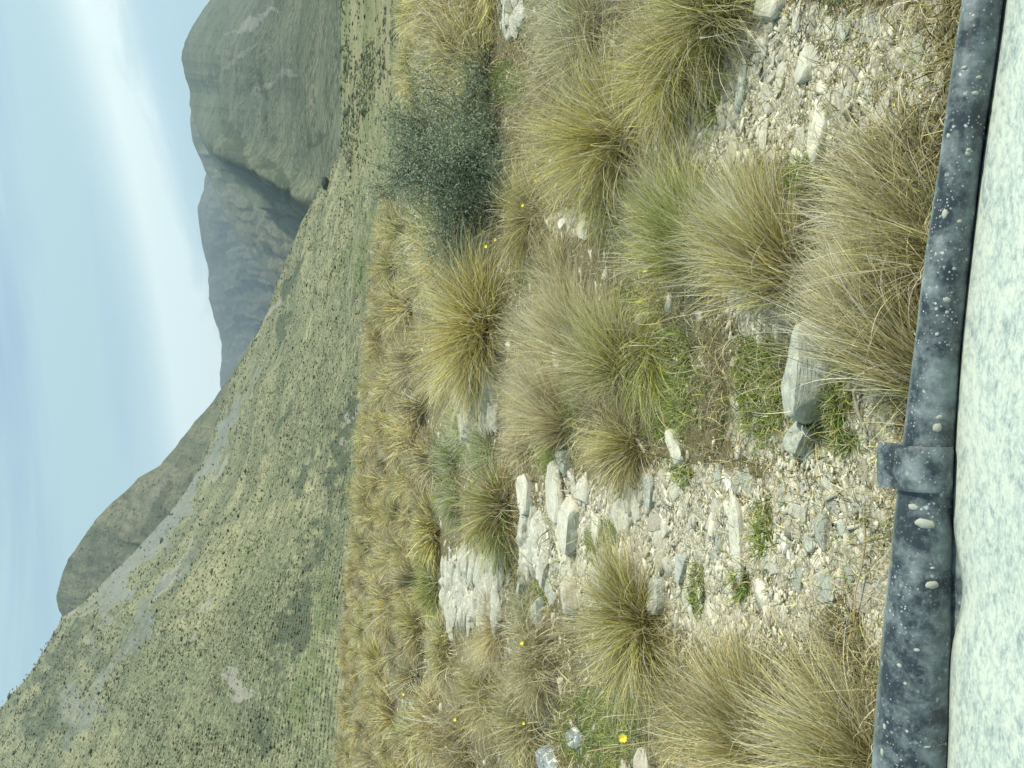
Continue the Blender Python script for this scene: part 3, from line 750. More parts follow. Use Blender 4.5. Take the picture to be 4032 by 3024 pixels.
# label, X, Y, height px, kwargs -- one line per tussock that can be told apart in the photo
TUSS = [
    ("bright green grass clump below the narrow white rock", 2245, 1560, 110, dict(spread=1.1, pal="green", pal2="lime", mix2=.35, n=1500, rb=.2, droop=.6, thatch=0)),
    ("bright green grass clump in front of the dry brown grass and white slabs", 2175, 1755, 120, dict(spread=1.1, pal="green", pal2="lime", mix2=.4, n=1500, rb=.2, droop=.6, thatch=0)),
    ("dark green low grass under the drooping olive tussock", 2690, 1540, 110, dict(spread=1.2, pal="green", pal2="olive", mix2=.3, n=1700, rb=.24, droop=.7, thatch=0)),
    ("soft green grass cushion beside the flat side of the boulder", 3040, 1520, 70, dict(spread=1.2, pal="green", pal2="khaki", mix2=.45, n=1700, rb=.24, droop=.8, thatch=0)),
    ("green grass clump holding the large yellow flower", 2400, 2870, 60, dict(spread=1.15, pal="green", pal2="olive", mix2=.4, n=1800, rb=.26, droop=.7, thatch=0)),
    ("big olive tussock with pale arching tips overhanging the stones at the photo's top edge", 2820, 40, 480, dict(spread=1.0, lean=(-.05, .1), pal="olive", pal2="khaki", mix2=.4, n=3000, rb=.12, droop=.75, stalks=25)),
    ("dark based tussock fanning wide above the flat grey stone by the stony bank", 2680, 290, 400, dict(spread=1.0, lean=(-.2, .1), pal="olive", pal2="gold", mix2=.3, n=2300, rb=.11, droop=.8, stalks=15)),
    ("glossy yellow-green tussock swept in a fan in front of the dark shrub", 2450, 540, 540, dict(spread=1.0, lean=(.05, .05), pal="olive", pal2="gold", mix2=.5, n=3000, rb=.12, droop=.7, stalks=18)),
    ("pale wispy grass clump hanging between the dark shrub and the big olive tussock", 2330, 160, 400, dict(spread=1.15, lean=(-.1, .1), pal="grey", pal2="straw", mix2=.4, n=2400, rb=.16, droop=.9)),
    ("loose grey-straw grass beside the white stones at the photo's top edge", 2280, -20, 360, dict(spread=1.15, pal="grey", pal2="straw", mix2=.3, n=2000, rb=.16, droop=.8)),
    ("bent brown tussock with yellow petals in it, at the foot of the dark shrub", 2090, 850, 300, dict(spread=1.2, lean=(.0, .05), pal="brown", pal2="olive", mix2=.5, n=1700, rb=.14, droop=.9)),
    ("low brown grass with bowed tips between dark shrub and glossy yellow-green tussock", 2170, 330, 260, dict(spread=1.2, lean=(.1, .1), pal="brown", pal2="khaki", mix2=.4, n=1500, rb=.2, droop=1.1)),
    ("huge rounded golden tussock on the brow above the layered white outcrop", 1920, 1290, 430, dict(spread=1.2, lean=(0, .05), pal="gold", pal2="olive", mix2=.35, n=4200, rb=.22, droop=.45, hvar=.4, width=.006, pw=.6)),
    ("pale gold fluffy tussock on the brow next to the dark shrub", 1760, 1030, 240, dict(spread=1.1, pal="gold", pal2="straw", mix2=.5, n=2400, rb=.26, droop=.8, curl=.4, width=.007)),
    ("curly bright gold tussock on the skyline edge at the photo's top edge", 1840, 60, 300, dict(spread=1.0, pal="straw", pal2="gold", mix2=.6, n=2600, rb=.26, droop=.8, curl=.8, width=.006)),
    ("curly gold tussock with mossy green base touching the dark shrub", 1870, 250, 300, dict(spread=1.0, pal="gold", pal2="olive", mix2=.45, n=2600, rb=.22, droop=.8, curl=.8, width=.006)),
    ("long brown tussock leaning away over the narrow white rock", 2330, 1410, 430, dict(spread=.65, lean=(.75, .35), pal="brown", pal2="khaki", mix2=.45, n=2100, rb=.1, droop=.35, stalks=10)),
    ("yellow-olive tussock fanning from the hollow beside the long brown leaning tussock", 2470, 1440, 400, dict(spread=.75, lean=(.55, .15), pal="olive", pal2="khaki", mix2=.45, n=2000, rb=.1, droop=.45)),
    ("drooping olive tussock combed over its bright green patch like a horse's tail", 2560, 1400, 330, dict(spread=.75, lean=(-.75, -.25), pal="olive", pal2="lime", mix2=.3, n=1900, rb=.11, droop=1.5, stalks=16)),
    ("dark green tussock leaning over the bare pink-grey soil hollow", 2740, 960, 400, dict(spread=.7, lean=(.6, .2), pal="olive", pal2="green", mix2=.2, n=2000, rb=.12, droop=.4)),
    ("small shining lime grass clump with an orange petal above it", 2580, 1200, 170, dict(spread=1.1, lean=(-.2, .1), pal="lime", pal2="straw", mix2=.3, n=700, rb=.09, droop=.9)),
    ("tall golden tussock leaning out of the hollow beside the boulder", 3110, 1080, 480, dict(spread=.6, lean=(.5, .25), pal="gold", pal2="khaki", mix2=.5, n=2000, rb=.08, droop=.25, stalks=14)),
    ("broad olive-gold tussock between the golden leaning tussock and the stony bank", 2980, 930, 360, dict(spread=.75, lean=(.3, .3), pal="khaki", pal2="olive", mix2=.5, n=1700, rb=.12, droop=.4)),
    ("long khaki tussock rooted under the black trim and leaning over the half hidden rock", 3650, 1470, 560, dict(spread=.34, lean=(.85, .45), pal="khaki", pal2="brown", mix2=.35, n=2100, rb=.08, droop=.3, stalks=18, width=.0034)),
    ("thin khaki grass against the black trim, next to the long khaki tussock", 3620, 1010, 430, dict(spread=.65, lean=(.2, .4), pal="khaki", pal2="straw", mix2=.4, n=1100, rb=.1, droop=.35, stalks=16, width=.0032)),
    ("pale feathery tussock against the black trim towards the photo's top edge", 3560, 740, 380, dict(spread=.6, lean=(.45, .3), pal="khaki", pal2="straw", mix2=.35, n=800, rb=.1, droop=.35, stalks=14, width=.0034)),
    ("red-brown spiky tussock beside the tilted split slab", 2480, 1750, 260, dict(spread=1.15, lean=(-.1, .15), pal="brown", pal2="olive", mix2=.4, n=1900, rb=.09, droop=.4)),
    ("round brown and green tussock standing alone in front of the white bedrock", 1990, 2000, 310, dict(spread=1.1, lean=(-.15, .1), pal="brown", pal2="green", mix2=.35, n=2500, rb=.13, droop=.6, width=.005)),
    ("small dark rush clump nearest the layered white outcrop", 1830, 1690, 120, dict(spread=.9, pal="grey", pal2="green", mix2=.3, n=800, rb=.16, droop=.35, width=.006)),
    ("dark grey-green rush clump with a bright green foot, between outcrop and round brown tussock", 1930, 1790, 170, dict(spread=.85, pal="grey", pal2="green", mix2=.4, n=900, rb=.14, droop=.35, width=.005)),
    ("grey-green fan of rushes above the round brown and green tussock", 1790, 1810, 140, dict(spread=.9, pal="green", pal2="grey", mix2=.6, n=900, rb=.18, droop=.3, width=.006)),
    ("blue-green rush clump right behind the round brown and green tussock", 1790, 1945, 130, dict(spread=.9, pal="grey", pal2="green", mix2=.45, n=900, rb=.18, droop=.3, width=.006)),
    ("dry straw tussock with blades swept towards the dark shrub, by the narrow white rock", 2220, 1650, 340, dict(spread=.75, lean=(.45, .35), pal="straw", pal2="brown", mix2=.5, n=1900, rb=.12, droop=.35)),
    ("straw coloured tussock between the huge golden tussock and the narrow white rock", 2150, 1380, 260, dict(spread=1.0, lean=(.1, .2), pal="straw", pal2="khaki", mix2=.5, n=1600, rb=.16, droop=.5)),
    ("dry straw clump beside the layered white outcrop", 2090, 1560, 220, dict(spread=.9, lean=(.3, .1), pal="straw", pal2="gold", mix2=.5, n=1300, rb=.14, droop=.4)),
    ("tangle of straw grass below the bright green patch", 2340, 1620, 220, dict(spread=1.2, pal="khaki", pal2="straw", mix2=.5, n=1300, rb=.2, droop=.9)),
    ("brown dry grass in front of the white slabs beside the bright green patch", 2050, 1760, 150, dict(spread=1.0, pal="brown", pal2="straw", mix2=.5, n=700, rb=.1, droop=.6)),
    ("big spiky olive tussock beside the round flat stone", 2510, 2450, 390, dict(spread=1.2, lean=(-.1, .15), pal="olive", pal2="brown", mix2=.4, n=3200, rb=.12, droop=.35, stalks=10)),
    ("large rust-brown tussock by the black trim at the photo's bottom edge", 3020, 2960, 480, dict(spread=.95, lean=(.2, .2), pal="brown", pal2="olive", mix2=.3, n=3200, rb=.13, droop=.35, stalks=12)),
    ("tall khaki tussock rooted beside the black trim at the photo's bottom edge", 3440, 3010, 520, dict(spread=.75, lean=(.35, .2), pal="khaki", pal2="brown", mix2=.3, n=2400, rb=.1, droop=.3, stalks=20, width=.0034)),
    ("thin upright straw grass on the grit between khaki tussock and grey stone", 3330, 2600, 240, dict(spread=.45, lean=(.15, .1), pal="straw", pal2="khaki", mix2=.5, n=260, rb=.07, droop=.2, stalks=6, width=.0034)),
    ("spiky dark rush clump between the pale bedrock and the big spiky olive tussock", 2110, 2440, 190, dict(spread=.7, lean=(.15, .1), pal="grey", pal2="olive", mix2=.3, n=700, rb=.09, droop=.3, stalks=12)),
    ("dark curly tussock with black hollows and pale curled tips near the mottled rock", 2080, 2830, 260, dict(spread=1.1, pal="olive", pal2="straw", mix2=.45, n=2600, rb=.22, droop=.8, curl=1.0)),
    ("curly pale-tipped tussock with a yellow petal, beside the spiky dark rushes", 2130, 2600, 240, dict(spread=1.0, pal="khaki", pal2="straw", mix2=.5, n=2200, rb=.18, droop=.7, curl=1.1)),
    ("curly straw and olive tussock behind the dark curly one", 1930, 2720, 250, dict(spread=1.05, pal="gold", pal2="olive", mix2=.4, n=2400, rb=.22, droop=.7, curl=1.0)),
    ("curly brown tussock with yellow petals at the photo's bottom edge", 1850, 2920, 270, dict(spread=1.05, pal="brown", pal2="straw", mix2=.4, n=2600, rb=.24, droop=.7, curl=.9)),
    ("soft tan grass clump behind the pale bedrock, next to the lime grass", 1960, 2480, 210, dict(spread=1.1, pal="straw", pal2="brown", mix2=.5, n=1700, rb=.2, droop=.6)),
    ("bright yellow-lime grass clump on the brow behind the pale bedrock", 1640, 2440, 120, dict(spread=1.0, pal="lime", pal2="gold", mix2=.5, n=1300, rb=.28, droop=.6, width=.008)),
    ("dark olive tussock standing beside the far end of the pale bedrock", 1720, 2300, 150, dict(spread=1.0, pal="olive", pal2="green", mix2=.4, n=1300, rb=.22, droop=.4, width=.008)),
    ("wide brown tussock behind the curly ones at the photo's bottom edge", 1720, 2860, 180, dict(spread=1.1, pal="brown", pal2="gold", mix2=.5, n=2200, rb=.34, droop=.7, curl=.6, width=.008)),
    ("greenish grey grass clump with curled tips behind the lime grass", 1760, 2560, 150, dict(spread=1.1, pal="olive", pal2="khaki", mix2=.5, n=1600, rb=.26, droop=.6, curl=.6, width=.007)),
    ("dry spiky tuft at the foot of the boulder, against the black trim", 3510, 1560, 130, dict(spread=.95, lean=(.5, .2), pal="straw", n=240, rb=.05, droop=.4)),
    ("small brown spiky tussock on the brow beside the huge golden tussock", 1640, 1640, 110, dict(spread=1.1, pal="gold", pal2="brown", mix2=.5, n=1300, rb=.26, droop=.5, width=.009)),
    ("grey-brown tussock on the brow behind the blue-green rushes", 1670, 2010, 110, dict(spread=1.1, pal="brown", pal2="grey", mix2=.5, n=1300, rb=.3, droop=.5, width=.008)),
    ("orange-brown low tussock behind the pale bedrock", 1610, 2230, 100, dict(spread=1.1, pal="brown", pal2="gold", mix2=.4, n=1300, rb=.3, droop=.5, width=.008)),
    ("straw grass between the glossy yellow-green tussock and the pale shallow stones", 2390, 780, 250, dict(spread=1.1, lean=(.2, .1), pal="khaki", pal2="lime", mix2=.35, n=1700, rb=.16, droop=.7)),
    ("brown grass knot behind the long brown leaning tussock", 2230, 1130, 260, dict(spread=1.1, lean=(.1, .1), pal="brown", pal2="khaki", mix2=.5, n=1900, rb=.18, droop=.7)),
    ("sparse grey-straw grass below the pale shallow stones", 2600, 790, 240, dict(spread=1.0, lean=(.3, .1), pal="grey", pal2="khaki", mix2=.5, n=1300, rb=.18, droop=.6)),
    ("brown rough grass between the big spiky olive and rust-brown tussocks", 2700, 2820, 230, dict(spread=1.1, pal="brown", pal2="khaki", mix2=.4, n=1300, rb=.2, droop=.7)),
]
for lab, X, Y, H, kw in TUSS:
    tussock(lab, X, Y, H, **kw)

# ---- smaller tussocks of the brow and the field behind: one mesh per kind, copied
POOL = []
for pal, p2 in (("gold", "straw"), ("gold", "olive"), ("brown", "gold"), ("khaki", "olive"), ("brown", "khaki"), ("olive", "khaki"), ("brown", "grey"), ("gold", "brown")):
    V, Fq, C = merge([grow(460, 0.56, 0.15, 1.2, (0, 0), 0.6, 0.011, 5, 0.3, 0.45, pal, 0.3, 0.7, pal2=p2, mix2=.4, shade=.9, locks=16), grow(160, 0.34, 0.17, 1.4, (0, 0), 0.9, 0.011, 4, 0, 0.5, "thatch", 0.4)])
    me = np_mesh("small_tussock", V, Fq, C); me.materials.append(M_BLADE)
    POOL.append((pal, me))
FAR_LABEL = {"gold": "small golden tussock in the field on the brow below the hillside", "brown": "small brown tussock in the field on the brow below the hillside",
             "khaki": "small khaki tussock in the field on the brow below the hillside", "straw": "small straw pale tussock in the field on the brow below the hillside",
             "olive": "small olive green tussock in the field on the brow below the hillside"}
taken = []
cx = []


def brow(Y):
    return np.interp(Y, [-300, 0, 500, 900, 1500, 2000, 2500, 3024, 3400], [1660, 1610, 1560, 1500, 1420, 1370, 1335, 1305, 1290])


# crest line rows first, then the field
cand = []
for Y in np.arange(-200, 3300, 30):
    for k in range(12):
        f = rng.uniform(0, 1) ** 1.5
        cand.append((brow(Y) + 28 + f * 330, Y + rng.uniform(-40, 40)))
cand = np.array(cand)
rng.shuffle(cand)
keepouts = [(1870, 1580, 110, 130), (1860, 2310, 150, 150), (1730, 620, 220, 290), (1990, 2010, 200, 160), (1880, 1270, 260, 240)]
n_far = 0
FAR_P, FAR_T = ground_at(cand[:, 0], cand[:, 1])
for (X, Y), p, t in zip(cand, FAR_P, FAR_T):
    if n_far >= 225: break
    if blobmask(np.array(X), np.array(Y), keepouts) > 0.4: continue
    if t > 75: continue
    sep = 0.62 if t < 30 else 0.8
    if any((p[0] - q[0]) ** 2 + (p[1] - q[1]) ** 2 < sep * sep for q in taken): continue
    taken.append(p)
    pal, me = POOL[rng.integers(len(POOL))]
    o = bpy.data.objects.new("small_tussock", me); COL.objects.link(o)
    o.location = (p[0], p[1], p[2])
    s = rng.uniform(0.75, 1.3)
    o.scale = (s * rng.uniform(.9, 1.25), s * rng.uniform(.9, 1.25), s * rng.uniform(0.75, 1.05)); o.rotation_euler = (0, 0, rng.uniform(0, 6.28))
    tag(o, FAR_LABEL[pal], "tussock", "small %s tussocks in the field on the brow" % pal)
    n_far += 1


def far_field():
    """the rest of the tussock field, far away and between the ones above"""
    n = 2600
    Y = rng.uniform(-350, 3400, n)
    X = brow(Y) + 8 + rng.uniform(0, 1, n) ** 1.4 * 330
    P, T = ground_at(X, Y)
    ok = (blobmask(X, Y, keepouts) < 0.4) & (T < 85)
    pts = [np.array(q) for q in taken]; Q = []
    for p in P[ok]:
        if all((p[0] - q[0]) ** 2 + (p[1] - q[1]) ** 2 > 0.62 for q in pts):
            pts.append(p); Q.append(p)
        if len(Q) >= 620: break
    Q = np.array(Q); pals = rng.choice(["gold", "straw", "brown", "khaki", "olive"], len(Q), p=[.3, .15, .2, .15, .2])
    parts = []
    for p, pal in zip(Q, pals):
        k_ = rng.uniform(.7, 1.25)
        V_, F_, C_ = grow(130, 0.5 * k_, 0.14 * k_, 1.2, (0, 0), 0.6, 0.015, 4, 0.2, 0.45, pal, 0.3, 0.7, shade=.85, locks=9)
        parts.append((V_ + p, F_, C_))
    V, Fq, C = merge(parts)
    o = link("tussock_field", np_mesh("tussock_field", V, Fq, C), M_BLADE)
    tag(o, "mass of small dry tussocks filling the far field on the brow", "grass", None, "stuff")


far_field()

# ---------------------------------------------------------------- dark thorny shrub
def shrub():
    p, t = gpt(1925, 650)
    root = empty("thorn_shrub", tuple(p))
    tag(root, "dark grey-green twiggy shrub with bare black stems, on the brow among golden tussocks", "shrub")
    segs = []
    tips = []

    def branch(a, d, L, r, lvl):
        k = 3
        p0 = a
        for i in range(k):
            d = d + rng.normal(0, 0.16, 3) + np.array([0, 0, 0.03]); d /= np.linalg.norm(d)
            p1 = p0 + d * L / k
            segs.append((p0, p1, r * (1 - 0.25 * i / k), r * (1 - 0.25 * (i + 1) / k)))
            if lvl > 0:
                for _ in range(2 if lvl > 1 else 3):
                    dd = d + rng.normal(0, 0.55, 3); dd /= np.linalg.norm(dd)
                    branch(p1, dd, L * rng.uniform(0.5, 0.72), r * 0.55, lvl - 1)
            p0 = p1
        tips.append(p0)

    for i in range(13):
        a = rng.uniform(0, 2 * PI); tl = rng.uniform(0.1, 1.3)
        d = np.array([math.cos(a) * math.sin(tl) * 1.15, math.sin(a) * math.sin(tl), math.cos(tl)])
        branch(np.array([math.cos(a) * .07, math.sin(a) * .07, -0.05]), d, rng.uniform(0.42, 0.6), 0.009, 3)
    A = np.array([s[0] for s in segs]); B = np.array([s[1] for s in segs])
    r0 = np.array([s[2] for s in segs]); r1 = np.array([s[3] for s in segs])
    r0 = np.clip(r0, 0.0009, 1); r1 = np.clip(r1, 0.0007, 1)
    d = B - A; d /= np.linalg.norm(d, axis=1)[:, None]
    s1 = np.cross(d, np.array([0.31, 0.53, 0.79])); s1 /= np.linalg.norm(s1, axis=1)[:, None]; s2 = np.cross(d, s1)
    ring = []
    for q in range(4):
        c, s = math.cos(q * PI / 2), math.sin(q * PI / 2)
        ring.append(A + (s1 * c + s2 * s) * r0[:, None])
    for q in range(4):
        c, s = math.cos(q * PI / 2), math.sin(q * PI / 2)
        ring.append(B + (s1 * c + s2 * s) * r1[:, None])
    V = np.stack(ring, 1).reshape(-1, 3)
    b = (np.arange(len(A)) * 8)[:, None]
    Fq = np.concatenate([b + np.array([[q, (q + 1) % 4, 4 + (q + 1) % 4, 4 + q]]) for q in range(4)])
    cols = np.tile([(0.16, 0.155, 0.13)], (len(V), 1))
    link("branches", np_mesh("branches", V, Fq, cols), M_LEAF, root)
    T = np.concatenate([np.array(tips), B[r1 < 0.004]])
    n = 64000
    c = T[rng.integers(0, len(T), n)] + rng.normal(0, 1, (n, 3)) * rng.choice([0.05, 0.13], (n, 1))
    a = rng.normal(size=(n, 3)); a /= np.linalg.norm(a, axis=1)[:, None]
    e = np.cross(a, rng.normal(size=(n, 3))); e /= np.linalg.norm(e, axis=1)[:, None]
    L = rng.uniform(0.008, 0.018, (n, 1)); W = L * 0.3
    VV = np.stack([c - a * L, c + e * W, c + a * L, c - e * W], 1).reshape(-1, 3)
    hue = np.array([(0.21, 0.28, 0.19), (0.36, 0.43, 0.30), (0.58, 0.6, 0.43)])[rng.choice(3, n, p=[.5, .35, .15])] * rng.uniform(0.8, 1.25, (n, 1))
    link("foliage", np_mesh("foliage", VV, np.arange(4 * n).reshape(-1, 4), np.repeat(hue, 4, 0)), M_LEAF, root)
    me_l = max(np.abs(T).max(0)); return me_l


shrub()

# a bare fallen twig by the shrub and a bleached one by the trim
def tube_mesh(name, pts, rad, col, sides=6):
    pts = np.array(pts, float); n = len(pts)
    rad = np.interp(np.linspace(0, 1, n), np.linspace(0, 1, len(rad)), rad)
    V = []; Fq = []
    for i in range(n):
        d = pts[min(i + 1, n - 1)] - pts[max(i - 1, 0)]; d /= np.linalg.norm(d)
        s1 = np.cross(d, [0.2, 0.1, 0.97]); s1 /= np.linalg.norm(s1); s2 = np.cross(d, s1)
        for q in range(sides):
            a = 2 * PI * q / sides
            V.append(pts[i] + rad[i] * (math.cos(a) * s1 + math.sin(a) * s2))
            if i: Fq.append(((i - 1) * sides + q, (i - 1) * sides + (q + 1) % sides, i * sides + (q + 1) % sides, i * sides + q))
    return np_mesh(name, V, np.array(Fq), np.tile([col], (len(V), 1)), True)


def twig(label, px, lift, rad, col):
    P = []
    for i, (X, Y) in enumerate(px):
        p, t = gpt(X, Y)
        P.append(p + np.array([0, 0, lift[i]]))
    c = P[0].copy()
    o = link("twig", tube_mesh("twig", np.array(P) - c, rad, col), M_LEAF)
    o.location = tuple(c)
    tag(o, label, "twig")


twig("dark bare twig poking out of the thorn shrub", [(1930, 840), (1850, 880), (1790, 930), (1730, 985)], [.08, .12, .18, .26], [.006, .005, .003, .002], (0.06, 0.055, 0.05))
twig("bleached forked stick lying by the trim clip", [(3412, 1500), (3388, 1540), (3392, 1590), (3405, 1640), (3420, 1690)], [.02, .025, .02, .02, .012], [.004, .006, .006, .004, .003], (0.52, 0.47, 0.38))
twig("long pale grass stem lying along the grit below the trim clip", [(3420, 2020), (3440, 2120), (3425, 2230), (3410, 2330), (3395, 2440)], [.02, .03, .03, .04, .03], [.0022, .003, .003, .002, .0015], (0.55, 0.47, 0.3))
twig("arched pale stalk curling over the rust-brown tussock", [(2690, 3020), (2700, 2950), (2725, 2905), (2770, 2895), (2830, 2885)], [.42, .5, .5, .42, .3], [.0035, .003, .003, .0025, .002], (0.5, 0.4, 0.23))
twig("white dead stalk in the green patch beside the rust-brown tussock", [(2445, 2825), (2480, 2812), (2520, 2806), (2575, 2805)], [.12, .15, .15, .1], [.003, .0035, .003, .002], (0.62, 0.58, 0.46))

# ---------------------------------------------------------------- rocks
def rock_mesh(name, w, d, h, seed, sub=3, flat=0.5, cuts=7, rough=0.08):
    r_ = np.random.default_rng(seed)
    V, Fc = ico(sub)
    V = V.copy()
    for _ in range(cuts):                               # flat facets, as broken stone has
        nrm = r_.normal(size=3); nrm[2] *= 0.6; nrm /= np.linalg.norm(nrm)
        k = r_.uniform(0.55, 0.85)
        dd = V @ nrm
        V = V - np.clip(dd - k, 0, None)[:, None] * nrm * 0.93
    nz = np.array([0, 0, 1.0]); k = r_.uniform(0.35, 0.6) if flat > 0 else 0.9
    tilt = r_.normal(0, 0.12, 2); nz[:2] = tilt; nz /= np.linalg.norm(nz)
    V = V - np.clip(V @ nz - k, 0, None)[:, None] * nz * 0.9
    V += rough * (fbm(V[:, 0] * 2.1 + seed, V[:, 1] * 2.1 + V[:, 2] * 1.7, seed, 4))[:, None] * V
    V = V / np.abs(V).max(0)
    V = V * np.array([w / 2, d / 2, h])
    return np_mesh(name, V, Fc, smooth=False)


def shade_by_angle(me, deg=28):
    me.polygons.foreach_set("use_smooth", np.ones(len(me.polygons), bool))
    try:
        me.set_sharp_from_angle(angle=R(deg))
    except Exception:
        pass


def rock(label, X0, X1, Y0, Y1, mat="pale", hk=0.35, rot=0.0, seed=None, group="loose schist stones", cat="rock", name="rock", sub=3, flat=0.5, tilt=(0, 0)):
    """a stone whose picture box is X0..X1, Y0..Y1"""
    global N_TUSS
    N_TUSS += 1
    seed = seed or 900 + N_TUSS
    Xc, Yc = (X0 + X1) / 2, (Y0 + Y1) / 2
    pn, tn = gpt(X1 - 0.1 * (X1 - X0), Yc)
    pf, tf = gpt(X0 + 0.22 * (X1 - X0), Yc)
    w = (Y1 - Y0) * (tn + tf) / 2 / F
    d = max(0.03, math.hypot(pf[0] - pn[0], pf[1] - pn[1])) * 1.0
    d = min(d, w * 2.2)
    h = max(hk, .3) * min(w, d)
    big = 'large flat-topped' in label or 'rounded' in label
    me = rock_mesh(name, w * (1.0 if big else 1.12), d * 1.1, h, seed, 4 if big else sub, flat, 4 if big else 7, 0.1)
    shade_by_angle(me)
    o = link(name, me, M_ROCK[mat])
    c = (pn + pf) / 2
    o.location = (c[0], c[1], float(height(c[0], c[1])) + h * 0.0)
    o.rotation_euler = (tilt[0], tilt[1], rot + math.atan2(-c[0], c[1]) * 0.6)
    tag(o, label, cat, group)
    return o


